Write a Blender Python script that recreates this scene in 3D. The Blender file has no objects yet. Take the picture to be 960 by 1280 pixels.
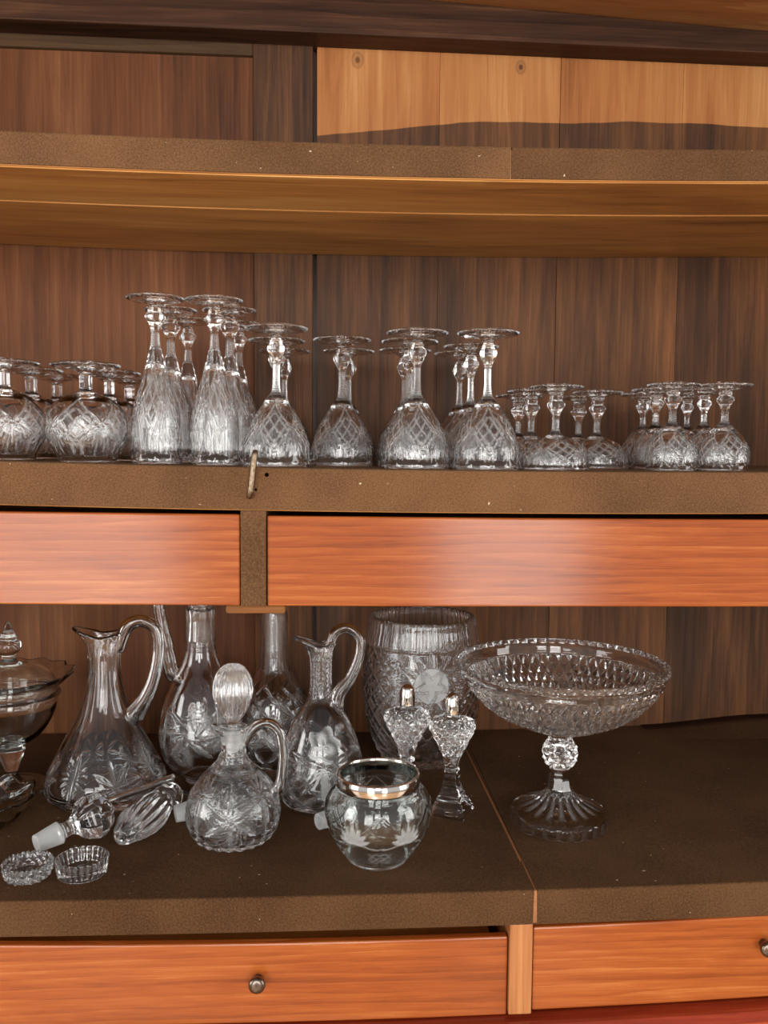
import bpy, math, random
import numpy as np
from mathutils import Vector, Matrix

random.seed(7); rng = np.random.default_rng(7)
PI = math.pi
scene = bpy.context.scene
COL = scene.collection

# ------------------------------------------------------------------ camera
CAMZ = 1.36
YAW, PITCH, ROLL, F = math.radians(3.475), math.radians(4.226), math.radians(0.4386), 1080.0
_fwd = np.array([math.sin(YAW)*math.cos(PITCH), math.cos(YAW)*math.cos(PITCH), -math.sin(PITCH)])
_r0 = np.array([math.cos(YAW), -math.sin(YAW), 0.0]); _u0 = np.cross(_r0, _fwd)
_rt = math.cos(ROLL)*_r0 + math.sin(ROLL)*_u0
_up = -math.sin(ROLL)*_r0 + math.cos(ROLL)*_u0
CAM = np.array([0, 0, CAMZ])
cd = bpy.data.cameras.new('camera'); cam = bpy.data.objects.new('camera', cd); COL.objects.link(cam)
cd.sensor_fit = 'VERTICAL'; cd.sensor_height = 32.0; cd.sensor_width = 24.0; cd.lens = 32.0*F/1280.0
cd.clip_start = 0.02
cam.matrix_world = Matrix(((_rt[0], _up[0], -_fwd[0], 0), (_rt[1], _up[1], -_fwd[1], 0), (_rt[2], _up[2], -_fwd[2], CAMZ), (0, 0, 0, 1)))
scene.camera = cam

def ray(px, py): return _fwd + _rt*(px-480)/F - _up*(py-640)/F
def at_z(px, py, z):
    d = ray(px, py); return CAM + d*(z-CAMZ)/d[2]
def at_y(px, py, y):
    d = ray(px, py); return CAM + d*y/d[1]
def depth(p): return float((np.asarray(p)-CAM) @ _fwd)

# ------------------------------------------------------------------ helpers
def srgb(r, g, b):
    f = lambda c: (c/255/12.92) if c/255 <= .04045 else ((c/255+.055)/1.055)**2.4
    return (f(r), f(g), f(b), 1.0)

def tag(o, label=None, cat=None, group=None, kind=None):
    if label: o['label'] = label
    if cat: o['category'] = cat
    if group: o['group'] = group
    if kind: o['kind'] = kind
    return o

def empty(name, loc):
    o = bpy.data.objects.new(name, None); COL.objects.link(o); o.location = loc; o.empty_display_size = .02
    return o

def mesh_obj(name, verts, faces, mat, parent=None, smooth=True, frost=None):
    me = bpy.data.meshes.new(name)
    me.from_pydata([tuple(v) for v in verts], [], faces)
    if smooth: me.polygons.foreach_set('use_smooth', [True]*len(me.polygons))
    if frost is not None:
        a = me.attributes.new('frost', 'FLOAT', 'POINT'); a.data.foreach_set('value', np.asarray(frost, dtype=np.float32))
    me.update()
    if mat: me.materials.append(mat)
    o = bpy.data.objects.new(name, me); COL.objects.link(o)
    if parent: o.parent = parent
    return o

def bevel(o, w=.0015, seg=2):
    m = o.modifiers.new('bevel', 'BEVEL'); m.width = w; m.segments = seg; m.limit_method = 'ANGLE'; m.angle_limit = math.radians(40)
    m.harden_normals = False
    return o

def board(name, x0, x1, y0, y1, z0, z1, mat, parent=None, nx=16, dz=None, bev=.0012, label=None):
    """a plank lying along X, optionally bowed: dz(x) is added to its height"""
    xs = np.linspace(x0, x1, nx+1); V = []; Fc = []
    for x in xs:
        d = dz(x) if dz else 0
        V += [(x, y0, z0+d), (x, y1, z0+d), (x, y1, z1+d), (x, y0, z1+d)]
    for i in range(nx):
        a = 4*i; b = a+4
        for k in range(4):
            Fc.append((a+k, a+(k+1) % 4, b+(k+1) % 4, b+k))
    Fc.append((3, 2, 1, 0)); e = 4*nx; Fc.append((e, e+1, e+2, e+3))
    Fc = [tuple(reversed(f)) for f in Fc]
    o = mesh_obj(name, V, Fc, mat, parent, smooth=False)
    if bev: bevel(o, bev)
    if label: o['label'] = label
    return o

def hexa(name, P, mat, parent=None, bev=.0012):
    """8 corners: lower 4 then upper 4, counter-clockwise seen from above"""
    Fc = [(3, 2, 1, 0), (4, 5, 6, 7), (0, 1, 5, 4), (1, 2, 6, 5), (2, 3, 7, 6), (3, 0, 4, 7)]
    o = mesh_obj(name, P, Fc, mat, parent, smooth=False)
    if bev: bevel(o, bev)
    return o

# ------------------------------------------------------------------ profile tools
def smooth_curve(pts, step):
    """pts: (r,z) or (r,z,'c') for a sharp corner. Returns rows and the row index of every control point"""
    P = np.array([[p[0], p[1]] for p in pts], float); n = len(P)
    corner = [len(p) > 2 or i in (0, n-1) for i, p in enumerate(pts)]
    T = np.zeros_like(P); d = np.linalg.norm(np.diff(P, axis=0), axis=1)+1e-9
    rows = [P[0]]; idx = [0]
    for i in range(n-1):
        def tang(k, side):
            if corner[k]:
                return (P[i+1]-P[i])/d[i]
            a = (P[k]-P[k-1])/d[k-1]; b = (P[k+1]-P[k])/d[k]
            t = (a*d[k]+b*d[k-1])/(d[k]+d[k-1])
            return t
        m0 = tang(i, 1)*d[i]; m1 = tang(i+1, 0)*d[i]
        k = max(1, int(math.ceil(d[i]/step)))
        for j in range(1, k+1):
            t = j/k; h00 = 2*t**3-3*t**2+1; h10 = t**3-2*t**2+t; h01 = -2*t**3+3*t**2; h11 = t**3-t**2
            q = h00*P[i]+h10*m0+h01*P[i+1]+h11*m1
            rows.append(q)
        idx.append(len(rows)-1)
    R = np.array(rows); R[:, 0] = np.maximum(R[:, 0], 1e-5)
    return R, idx

def wrap(a, per=2*PI): return (a+per/2) % per - per/2

def lathe_arrays(outer, inner, seg=144, step=.0012, istep=.003, cut=None, section=None, warp=None):
    """Closed glass wall: outer rows, then inner rows. cut(T,Z,R)->(depth field in m, frost 0..1); section(T,Z)->radius factor"""
    O, io = smooth_curve(outer, step)
    if inner:
        I, ii = smooth_curve(inner, istep); n_in = len(I)
    else:
        I = np.zeros((0, 2)); n_in = 0
    th = np.linspace(0, 2*PI, seg, endpoint=False)
    T, Zo = np.meshgrid(th, O[:, 1]); Ro = np.repeat(O[:, :1], seg, 1)
    g = np.gradient(O, axis=0); nr = g[:, 1]; nz = -g[:, 0]; L = np.hypot(nr, nz)+1e-12; nr, nz = nr/L, nz/L
    fr = np.zeros_like(T); R2 = Ro.copy(); Z2 = Zo.copy()
    if section is not None: R2 = R2*section(T, Zo)
    if cut is not None:
        dlt, fr = cut(T, Zo, Ro)
        lim = np.minimum(1, Ro/.004); dlt = dlt*lim
        # orientation: the outward side has positive radial part for the wide rows
        sgn = 1.0 if (nr*O[:, 0]).sum() > 0 else -1.0
        R2 = R2+sgn*nr[:, None]*dlt*(-1); Z2 = Z2+sgn*nz[:, None]*dlt*(-1)
        R2 = np.maximum(R2, 1e-5)
    V = np.stack([R2*np.cos(T), R2*np.sin(T), Z2], -1)
    if n_in:
        Ti, Zi = np.meshgrid(th, I[:, 1]); Ri = np.repeat(I[:, :1], seg, 1)
        V = np.concatenate([V, np.stack([Ri*np.cos(Ti), Ri*np.sin(Ti), Zi], -1)], 0)
        fr = np.concatenate([fr, np.zeros_like(Ti)], 0)
    if warp is not None: V = warp(V)
    return V, fr, io, len(O)

def signed_volume(V):
    rows, seg, _ = V.shape; Vn = np.roll(V, -1, 1)
    a = V[:-1]; b = V[1:]; c = Vn[1:]; d = Vn[:-1]
    return (np.einsum('ijk,ijk->', a, np.cross(b, c))+np.einsum('ijk,ijk->', a, np.cross(c, d)))/6

def lathe_part(name, V, fr, r0, r1, mat, parent, flip, loop=False):
    rows = list(range(r0, r1+1)); seg = V.shape[1]
    W = V[r0:r1+1].reshape(-1, 3); n = len(rows); Fc = []
    for i in range(n-1):
        a = i*seg; b = a+seg
        for j in range(seg):
            k = (j+1) % seg
            Fc.append((a+j, a+k, b+k, b+j) if flip else (a+j, b+j, b+k, a+k))
    return mesh_obj(name, W, Fc, mat, parent, True, fr[r0:r1+1].reshape(-1))

def lathe(parts, outer, inner, mat, parent, flat=(), **kw):
    """parts: list of (name, last control index of outer or None for 'to the end', material or None)"""
    V, fr, io, no = lathe_arrays(outer, inner, **kw)
    flip = signed_volume(V) < 0
    res = []; r0 = 0
    for nm, ci, m in parts:
        r1 = V.shape[0]-1 if ci is None else io[ci]
        res.append(lathe_part(nm, V, fr, r0, r1, m or mat, parent, flip)); r0 = r1
        if nm in flat: res[-1].data.polygons.foreach_set('use_smooth', [False]*len(res[-1].data.polygons))
    return res

def tube(name, pts, rad, mat, parent=None, seg=20, sub=8, flat=1.0, kr=1.0, frost=0.0, facets=0, side=(0, 1, 0), depth_cut=None):
    """swept rod through pts (3D) with radii; flat = width across 'side' relative to the other axis; ends rounded"""
    P = np.array(pts, float); n = len(P); rad = np.array(rad if hasattr(rad, '__len__') else [rad]*n, float)*kr
    Q = []; RR = []
    for i in range(n-1):
        p0 = P[max(i-1, 0)]; p1 = P[i]; p2 = P[i+1]; p3 = P[min(i+2, n-1)]
        for j in range(sub):
            t = j/sub
            Q.append(.5*((2*p1)+(-p0+p2)*t+(2*p0-5*p1+4*p2-p3)*t*t+(-p0+3*p1-3*p2+p3)*t**3))
            RR.append(rad[i]*(1-t)+rad[i+1]*t)
    Q.append(P[-1]); RR.append(rad[-1]); Q = np.array(Q); RR = np.array(RR)
    T = np.gradient(Q, axis=0); T /= np.linalg.norm(T, axis=1)[:, None]+1e-12
    # rounded ends
    q0 = [Q[0]-T[0]*RR[0]*c for c in (.6, .45)]; q1 = [Q[-1]+T[-1]*RR[-1]*c for c in (.45, .6)]
    Q = np.vstack([q0, Q, q1]); T = np.vstack([T[:1], T[:1], T, T[-1:], T[-1:]])
    RR = np.concatenate([[RR[0]*.35, RR[0]*.8], RR, [RR[-1]*.8, RR[-1]*.35]])
    S = np.array(side, float); V = []
    for k, (q, t, r) in enumerate(zip(Q, T, RR)):
        b = S-t*(S @ t); b /= np.linalg.norm(b); a = np.cross(t, b)
        for j in range(seg):
            an = 2*PI*j/seg; rr = r
            if facets:
                w = 2*PI/facets; rr = r*math.cos(w/2)/math.cos((an % w)-w/2)
            if depth_cut: rr = rr*depth_cut(k/len(Q), an)
            V.append(q+a*rr*math.cos(an)+b*rr*flat*math.sin(an))
    Fc = []; m = len(Q)
    for i in range(m-1):
        for j in range(seg):
            k = (j+1) % seg; Fc.append((i*seg+j, i*seg+k, (i+1)*seg+k, (i+1)*seg+j))
    Fc.append(tuple(range(seg))[::-1]); Fc.append(tuple((m-1)*seg+j for j in range(seg)))
    o = mesh_obj(name, V, Fc, mat, parent, True, [frost]*len(V))
    return o

# ------------------------------------------------------------------ materials
def new_mat(name):
    m = bpy.data.materials.new(name); m.use_nodes = True; nt = m.node_tree; nt.nodes.clear()
    out = nt.nodes.new('ShaderNodeOutputMaterial'); return m, nt, out
def N(nt, t, **kw):
    n = nt.nodes.new(t)
    for k, v in kw.items():
        if k in n.inputs.keys(): n.inputs[k].default_value = v
        else: setattr(n, k, v)
    return n
def ramp(nt, stops):
    r = nt.nodes.new('ShaderNodeValToRGB'); e = r.color_ramp.elements
    while len(e) < len(stops): e.new(.5)
    for el, (p, c) in zip(e, stops): el.position = p; el.color = c
    return r
def math_n(nt, op, a=None, b=None, c=None, clamp=False):
    n = nt.nodes.new('ShaderNodeMath'); n.operation = op; n.use_clamp = clamp
    for i, v in enumerate((a, b, c)):
        if v is None: continue
        if isinstance(v, (int, float)): n.inputs[i].default_value = v
        else: nt.links.new(v, n.inputs[i])
    return n.outputs[0]
def mixc(nt, fac, a, b, mode='MIX'):
    n = nt.nodes.new('ShaderNodeMix'); n.data_type = 'RGBA'; n.blend_type = mode
    for i, v in ((0, fac), (6, a), (7, b)):
        if isinstance(v, (int, float)): n.inputs[i].default_value = v
        elif isinstance(v, tuple): n.inputs[i].default_value = v
        else: nt.links.new(v, n.inputs[i])
    return n.outputs[2]

def wood(name, stops, grain='Z', seed=0.0, rough=.45, coat=0.0, coat_rough=.2, broad=.5, fine=.5, scale=1.0, knots=(), stain=None, bump=.08, spec=.4, gaps=(), ringw=.13):
    m, nt, out = new_mat(name); L = nt.links.new
    tc = N(nt, 'ShaderNodeTexCoord')
    def mapped(along, k):
        mp = N(nt, 'ShaderNodeMapping'); mp.inputs['Scale'].default_value = {'Z': (1, 1, along), 'X': (along, 1, 1), 'Y': (1, along, 1)}[grain]
        mp.inputs['Location'].default_value = (seed*1.7*k, seed*.9*k, seed*1.3*k); L(tc.outputs['Object'], mp.inputs['Vector']); return mp.outputs[0]
    n1 = N(nt, 'ShaderNodeTexNoise', Scale=34*scale, Detail=6.0, Roughness=.65, Distortion=.5); L(mapped(.09, 1), n1.inputs['Vector'])
    n2 = N(nt, 'ShaderNodeTexNoise', Scale=330*scale, Detail=4.0, Roughness=.6); L(mapped(.028, 1.3), n2.inputs['Vector'])
    n3 = N(nt, 'ShaderNodeTexNoise', Scale=5.5*scale, Detail=3.0, Roughness=.55); L(mapped(.22, .7), n3.inputs['Vector'])
    # growth rings: fine lines that wander with slow noise, as on plain sawn boards
    wv = N(nt, 'ShaderNodeTexWave', Scale=17*scale, Distortion=9.0, Detail=3.0, wave_type='BANDS')
    wv.bands_direction = 'X' if grain != 'X' else 'Z'; wv.wave_profile = 'SAW'
    wv.inputs['Detail Scale'].default_value = .8; wv.inputs['Detail Roughness'].default_value = .55
    L(mapped(.09, .4), wv.inputs['Vector'])
    a = math_n(nt, 'MULTIPLY', n1.outputs['Fac'], .62)
    b = math_n(nt, 'MULTIPLY_ADD', n2.outputs['Fac'], .38*fine*2, math_n(nt, 'ADD', a, .19-.38*fine))
    c = math_n(nt, 'SUBTRACT', n3.outputs['Fac'], .5)
    d = math_n(nt, 'MULTIPLY_ADD', c, broad, b)
    w = math_n(nt, 'SUBTRACT', wv.outputs['Fac'], .5)
    d = math_n(nt, 'MULTIPLY_ADD', w, ringw, d)
    rp = ramp(nt, stops); L(d, rp.inputs['Fac']); colr = rp.outputs['Color']
    sep = N(nt, 'ShaderNodeSeparateXYZ'); L(tc.outputs['Object'], sep.inputs[0])
    for (kx, kz, kr, kc) in knots:      # knot: concentric dark rings round a point
        dx = math_n(nt, 'SUBTRACT', sep.outputs[0], kx); dzz = math_n(nt, 'SUBTRACT', sep.outputs[2], kz)
        dz2 = math_n(nt, 'MULTIPLY', dzz, .75)
        rr = math_n(nt, 'SQRT', math_n(nt, 'ADD', math_n(nt, 'MULTIPLY', dx, dx), math_n(nt, 'MULTIPLY', dz2, dz2)))
        f1 = math_n(nt, 'SUBTRACT', 1.0, math_n(nt, 'DIVIDE', rr, kr), clamp=True)
        ring = math_n(nt, 'MULTIPLY_ADD', math_n(nt, 'SINE', math_n(nt, 'MULTIPLY', rr, 9.0/kr)), .35, .65)
        fac = math_n(nt, 'MULTIPLY', math_n(nt, 'POWER', f1, .6), ring, clamp=True)
        colr = mixc(nt, fac, colr, kc)
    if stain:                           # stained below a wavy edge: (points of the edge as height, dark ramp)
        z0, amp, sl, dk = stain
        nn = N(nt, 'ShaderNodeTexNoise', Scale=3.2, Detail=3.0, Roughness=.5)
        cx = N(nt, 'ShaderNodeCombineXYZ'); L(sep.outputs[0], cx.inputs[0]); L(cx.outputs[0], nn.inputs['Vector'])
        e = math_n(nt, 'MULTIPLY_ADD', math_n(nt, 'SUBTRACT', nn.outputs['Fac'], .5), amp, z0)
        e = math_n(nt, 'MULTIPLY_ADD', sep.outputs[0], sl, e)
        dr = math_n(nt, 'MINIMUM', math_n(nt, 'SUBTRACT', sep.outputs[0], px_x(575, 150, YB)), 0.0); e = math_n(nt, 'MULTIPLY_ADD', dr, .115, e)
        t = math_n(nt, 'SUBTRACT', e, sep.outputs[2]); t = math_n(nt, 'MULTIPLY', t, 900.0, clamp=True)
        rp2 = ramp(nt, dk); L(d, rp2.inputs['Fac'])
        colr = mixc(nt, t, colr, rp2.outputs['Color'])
    for gx, gw in gaps:                 # dark joint line between two boards glued edge to edge
        g = math_n(nt, 'ABSOLUTE', math_n(nt, 'SUBTRACT', sep.outputs[0], gx)); g = math_n(nt, 'LESS_THAN', g, gw)
        colr = mixc(nt, math_n(nt, 'MULTIPLY', g, .75), colr, srgb(40, 24, 14))
    bs = N(nt, 'ShaderNodeBsdfPrincipled', Roughness=rough); bs.inputs['Specular IOR Level'].default_value = spec
    bs.inputs['Coat Weight'].default_value = coat; bs.inputs['Coat Roughness'].default_value = coat_rough
    L(colr, bs.inputs['Base Color'])
    bp = N(nt, 'ShaderNodeBump', Strength=bump, Distance=.001); L(n2.outputs['Fac'], bp.inputs['Height']); L(bp.outputs[0], bs.inputs['Normal'])
    if coat: L(bp.outputs[0], bs.inputs['Coat Normal'])
    L(bs.outputs[0], out.inputs[0]); return m

def felt(name, a, b, seed=0):
    m, nt, out = new_mat(name); L = nt.links.new
    tc = N(nt, 'ShaderNodeTexCoord')
    mp = N(nt, 'ShaderNodeMapping'); mp.inputs['Location'].default_value = (seed, seed, seed); L(tc.outputs['Object'], mp.inputs[0])
    n1 = N(nt, 'ShaderNodeTexNoise', Scale=520.0, Detail=3.0, Roughness=.7); L(mp.outputs[0], n1.inputs[0])
    n2 = N(nt, 'ShaderNodeTexNoise', Scale=9.0, Detail=3.0); L(mp.outputs[0], n2.inputs[0])
    d = math_n(nt, 'MULTIPLY_ADD', math_n(nt, 'SUBTRACT', n2.outputs[0], .5), .6, n1.outputs[0])
    rp = ramp(nt, [(.3, a), (.72, b)]); L(d, rp.inputs[0])
    n3 = N(nt, 'ShaderNodeTexNoise', Scale=210.0, Detail=0.0); L(mp.outputs[0], n3.inputs[0])
    t = math_n(nt, 'MULTIPLY', math_n(nt, 'SUBTRACT', n3.outputs[0], .865), 30.0, clamp=True)
    c = mixc(nt, t, rp.outputs[0], srgb(190, 170, 140))
    bs = N(nt, 'ShaderNodeBsdfPrincipled', Roughness=.95); bs.inputs['Specular IOR Level'].default_value = .15
    bs.inputs['Sheen Weight'].default_value = .04; bs.inputs['Sheen Roughness'].default_value = .5; bs.inputs['Sheen Tint'].default_value = srgb(190, 160, 130)
    L(c, bs.inputs['Base Color'])
    bp = N(nt, 'ShaderNodeBump', Strength=.35, Distance=.001); L(n1.outputs[0], bp.inputs['Height']); L(bp.outputs[0], bs.inputs['Normal'])
    L(bs.outputs[0], out.inputs[0]); return m

def glass(name, tint=(1, 1, 1, 1), ior=1.54, frost_rough=.35, frost_white=.42, base_rough=0.0):
    m, nt, out = new_mat(name); L = nt.links.new
    at = N(nt, 'ShaderNodeAttribute', attribute_name='frost')
    g = N(nt, 'ShaderNodeBsdfGlass', IOR=ior); g.inputs['Color'].default_value = tint
    L(math_n(nt, 'MULTIPLY_ADD', at.outputs['Fac'], frost_rough, base_rough), g.inputs['Roughness'])
    df = N(nt, 'ShaderNodeBsdfDiffuse'); df.inputs['Color'].default_value = (.85, .87, .87, 1)
    mx = N(nt, 'ShaderNodeMixShader'); L(math_n(nt, 'MULTIPLY', at.outputs['Fac'], frost_white), mx.inputs[0])
    L(g.outputs[0], mx.inputs[1]); L(df.outputs[0], mx.inputs[2])
    L(mx.outputs[0], out.inputs[0]); return m

def metal(name, c, rough, noise=0.0):
    m, nt, out = new_mat(name); L = nt.links.new
    bs = N(nt, 'ShaderNodeBsdfPrincipled', Roughness=rough, Metallic=1.0); bs.inputs['Base Color'].default_value = c
    if noise:
        tc = N(nt, 'ShaderNodeTexCoord'); n1 = N(nt, 'ShaderNodeTexNoise', Scale=250.0, Detail=4.0); L(tc.outputs['Object'], n1.inputs[0])
        rp = ramp(nt, [(.35, srgb(104, 86, 68)), (.6, c)]); L(n1.outputs[0], rp.inputs[0]); L(rp.outputs[0], bs.inputs['Base Color'])
        L(math_n(nt, 'MULTIPLY_ADD', n1.outputs[0], noise, rough-.1), bs.inputs['Roughness'])
    L(bs.outputs[0], out.inputs[0]); return m

S = srgb
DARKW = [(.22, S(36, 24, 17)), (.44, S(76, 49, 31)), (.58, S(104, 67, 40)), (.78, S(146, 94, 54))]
REDW = [(.18, S(66, 36, 18)), (.45, S(106, 62, 33)), (.58, S(120, 74, 42)), (.82, S(150, 100, 62))]
ORNG = [(.25, S(132, 78, 40)), (.45, S(170, 108, 60)), (.58, S(184, 124, 72)), (.75, S(202, 148, 94))]
PINE = [(.25, S(120, 74, 32)), (.45, S(176, 118, 58)), (.58, S(196, 138, 72)), (.75, S(214, 162, 96))]
DRAW = [(.24, S(114, 52, 14)), (.44, S(148, 71, 23)), (.56, S(161, 83, 30)), (.76, S(186, 114, 58))]
RAILW = [(.3, S(46, 29, 20)), (.5, S(74, 48, 33)), (.7, S(104, 70, 48))]

M = {}
M['felt_a'] = felt('brown felt', S(82, 56, 35), S(122, 88, 59), 0)
M['felt_b'] = felt('brown felt, fresher', S(75, 50, 31), S(112, 79, 52), 5)
M['felt_c'] = felt('worn dark brown felt', S(60, 37, 21), S(98, 69, 43), 9)
M['crystal'] = glass('clear cut crystal')
M['plain'] = glass('plain clear glass', tint=(.985, .995, .988, 1), ior=1.5)
M['green'] = glass('faintly green glass', tint=(.985, .998, .992, 1), ior=1.5)
M['silver'] = metal('polished silver', S(232, 226, 220), .06)
M['iron'] = metal('worn iron', S(150, 132, 112), .38, .25)
M['pewter'] = metal('dark pewter knob', S(120, 112, 106), .28, .2)
m, nt, out = new_mat('dark hole'); b_ = N(nt, 'ShaderNodeBsdfDiffuse'); b_.inputs[0].default_value = S(14, 9, 6); nt.links.new(b_.outputs[0], out.inputs[0]); M['hole'] = m

# ------------------------------------------------------------------ cabinet
YF, YB, YG = .946, 1.3183, .823                 # front of the upper shelves, back wall, front of the bottom shelf
Z = {k: CAMZ+v for k, v in dict(tt=.326, tb=.2915, mt=-.0206, mb=-.0679, d1t=-.0733, d1b=-.1751, lt=-.439, lb=-.4753, d2t=-.486, d2b=-.564).items()}
XL, XR = -.86, .98
def bow(l, m_, r, y):                          # warped boards: heights (px at the left edge, middle, right edge of the view)
    k = y/F
    xs = np.array([at_y(0, 640, y)[0], at_y(480, 640, y)[0], at_y(960, 640, y)[0]]); cf = np.polyfit(xs, np.array([l, m_, r])*k, 2)
    lo, hi = xs[0]-.12, xs[2]+.12
    return lambda x: float(np.polyval(cf, min(max(x, lo), hi)))
B_top = bow(.5, -2.7, 4.6, YF); B_mid = bow(4.3, -3.2, -3.5, YF); B_d1 = bow(4, 0, -2.2, YF); B_low = bow(.3, -2, 2.5, YG); B_d2 = bow(2.3, -4.5, 4.6, YG)
def px_x(px, py, y): return float(at_y(px, py, y)[0])

cab = empty('cabinet', (0, 0, 0)); tag(cab, 'old open wooden cabinet with felt covered shelves and orange drawers', 'cabinet')
# back: framed panel on the left, stile, upright planks on the right
xg0, xg1 = px_x(391, 330, YB), px_x(396, 330, YB)
xs0 = px_x(317, 330, YB)
ztop = float(at_y(480, 20, YB)[2])+.08
mp_left = wood('red brown stained panel', REDW, 'Z', 1, .6, .06, .35, broad=.75, spec=.2, ringw=.09)
mp_st = wood('dark brown stile', DARKW, 'Z', 4, .6, .06, .35, broad=.6, spec=.2, ringw=.09)
board('back_panel', XL, xs0, YB+.004, YB+.016, 0.3, ztop, mp_left, cab, nx=1)
board('back_stile', xs0, xg0, YB-.002, YB+.016, 0.3, ztop, mp_st, cab, nx=1, bev=.002)
pa, pb = at_y(0, 57, YB-.002), at_y(290, 68, YB-.002); kk = (pb[2]-pa[2])/(pb[0]-pa[0]); zf = lambda x: pa[2]+kk*(x-pa[0])
hexa('frame_rail', [(XL, YB-.002, zf(XL)), (xs0, YB-.002, zf(xs0)), (xs0, YB+.016, zf(xs0)-.004), (XL, YB+.016, zf(XL)-.004), (XL, YB-.002, ztop), (xs0, YB-.002, ztop), (xs0, YB+.016, ztop), (XL, YB+.016, ztop)], wood('dark frame rail', [(.3, S(52, 34, 20)), (.7, S(92, 66, 42))], 'X', 71, .6, spec=.2), cab, .002)
# recess behind the gap
board('back_batten', xg0-.03, xg1+.03, YB+.017, YB+.03, 0.3, ztop, wood('dark batten', RAILW, 'Z', 2), cab, nx=1, bev=0)
seams = [xg1, px_x(550, 100, YB), px_x(701, 100, YB), px_x(855, 100, YB), XR]
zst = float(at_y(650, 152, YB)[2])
kn = [(px_x(447, 75, YB), float(at_y(447, 75, YB)[2]), .010, S(96, 58, 30)), (px_x(651, 84, YB), float(at_y(651, 84, YB)[2]), .0085, S(70, 40, 22)), (px_x(816, 72, YB), float(at_y(816, 72, YB)[2]), .007, S(140, 90, 48))]
for i in range(4):
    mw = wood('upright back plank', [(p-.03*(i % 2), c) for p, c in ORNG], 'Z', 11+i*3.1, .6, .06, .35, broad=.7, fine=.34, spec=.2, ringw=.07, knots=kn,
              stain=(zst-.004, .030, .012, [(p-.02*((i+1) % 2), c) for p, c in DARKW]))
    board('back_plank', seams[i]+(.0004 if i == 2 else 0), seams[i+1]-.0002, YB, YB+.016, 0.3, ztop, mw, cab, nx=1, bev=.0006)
# top: dark rail along the back and the board above it
mr = wood('dark stained rail', RAILW, 'X', 3, .55, .0, .25, spec=.15)
def P3(px, py, y): return tuple(at_y(px, py, y))
yr = YB-.045
def ext(px0, py0, px1, py1, y):               # line through two image points at depth y, extended to both cabinet sides
    a = at_y(px0, py0, y); b = at_y(px1, py1, y); k = (b[2]-a[2])/(b[0]-a[0])
    return (XL, y, a[2]+k*(XL-a[0])), (XR, y, a[2]+k*(XR-a[0]))
bl, br = ext(0, 23, 960, 66, yr); tl, tr = ext(510, -3, 960, 38, yr)
hexa('top_rail', [bl, br, (XR, YB+.016, br[2]), (XL, YB+.016, bl[2]), tl, tr, (XR, YB+.016, tr[2]), (XL, YB+.016, tl[2])], mr, cab, .002)
mt = wood('orange brown board', ORNG, 'X', 8, .5)
hexa('top_board', [(XL, .80, tl[2]), (XR, .80, tr[2]), (XR, YB+.016, tr[2]), (XL, YB+.016, tl[2]), (XL, .80, tl[2]+.02), (XR, .80, tr[2]+.02), (XR, YB+.016, tr[2]+.02), (XL, YB+.016, tl[2]+.02)], mt, cab)
ms = wood('brown side board', DARKW, 'Z', 21, .5)
for xa, xb in ((XL-.022, XL), (XR, XR+.022)):
    board('side_panel', xa, xb, .80, YB+.016, 0, ztop, ms, cab, nx=1)
# shelves: bare pine boards, felt wrapped over the top and the front edge
pine = wood('bare pine shelf', PINE, 'X', 5, .5, .15, .3, broad=.7, knots=())
FT = .0022
def shelf(zt, zb, yf, bowf, mats, split, zfelt=.001):
    w = (YB-.004-yf)/3
    sh = board('shelf', XL, XR, yf+FT, YB-.003, zb, zt-FT, pine, cab, nx=24, dz=bowf)
    xs = [XL+.001]+split+[XR-.001]
    for i in range(len(xs)-1):
        x0, x1 = xs[i], xs[i+1]; nx = 14; V = []; Fc = []
        prof = [(YB-.004, zt-FT+.0002), (YB-.004, zt), (yf+.002, zt), (yf+.0006, zt-.0006), (yf, zt-.002), (yf, zb+zfelt), (yf+FT-.0002, zb+zfelt), (yf+FT-.0002, zt-FT+.0002)]
        n = len(prof)
        for a in range(nx+1):
            x = x0+(x1-x0)*a/nx+(0 if 0 < a < nx else (.0006 if a == 0 and i else (-.0006 if a == nx and i < len(xs)-2 else 0)))
            for (y, z) in prof: V.append((x, y, z+bowf(x)))
        for a in range(nx):
            for k in range(n): Fc.append((a*n+k, a*n+(k+1) % n, (a+1)*n+(k+1) % n, (a+1)*n+k))
        Fc.append(tuple(range(n))[::-1]); Fc.append(tuple(nx*n+k for k in range(n)))
        mesh_obj('felt_cover', V, Fc, mats[i % len(mats)], sh, smooth=False)
    return sh
sh_top = shelf(Z['tt'], Z['tb'], YF, B_top, [M['felt_a'], M['felt_b']], [px_x(639, 200, YF)])
# planks of the underside stand a little proud of one another
for k, (y0, y1, dzz) in enumerate(((YF+.0024, YF+.13, .0), (YF+.1305, YF+.25, -.0012), (YF+.2505, YB-.004, -.0004))):
    board('underside_plank', XL+.002, XR-.002, y0, y1, Z['tb']-.002+dzz, Z['tb']-.0002, wood('bare pine plank', PINE, 'X', 31+7*k, .5, .15, .3, broad=.7, knots=()), sh_top, nx=24, dz=B_top, bev=.001)
sh_mid = shelf(Z['mt'], Z['mb'], YF, B_mid, [M['felt_a']], [])
xseam = float(at_y(669, 1130, YG)[0])
sh_low = shelf(Z['lt'], Z['lb'], YG, B_low, [M['felt_c']], [xseam])
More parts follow.
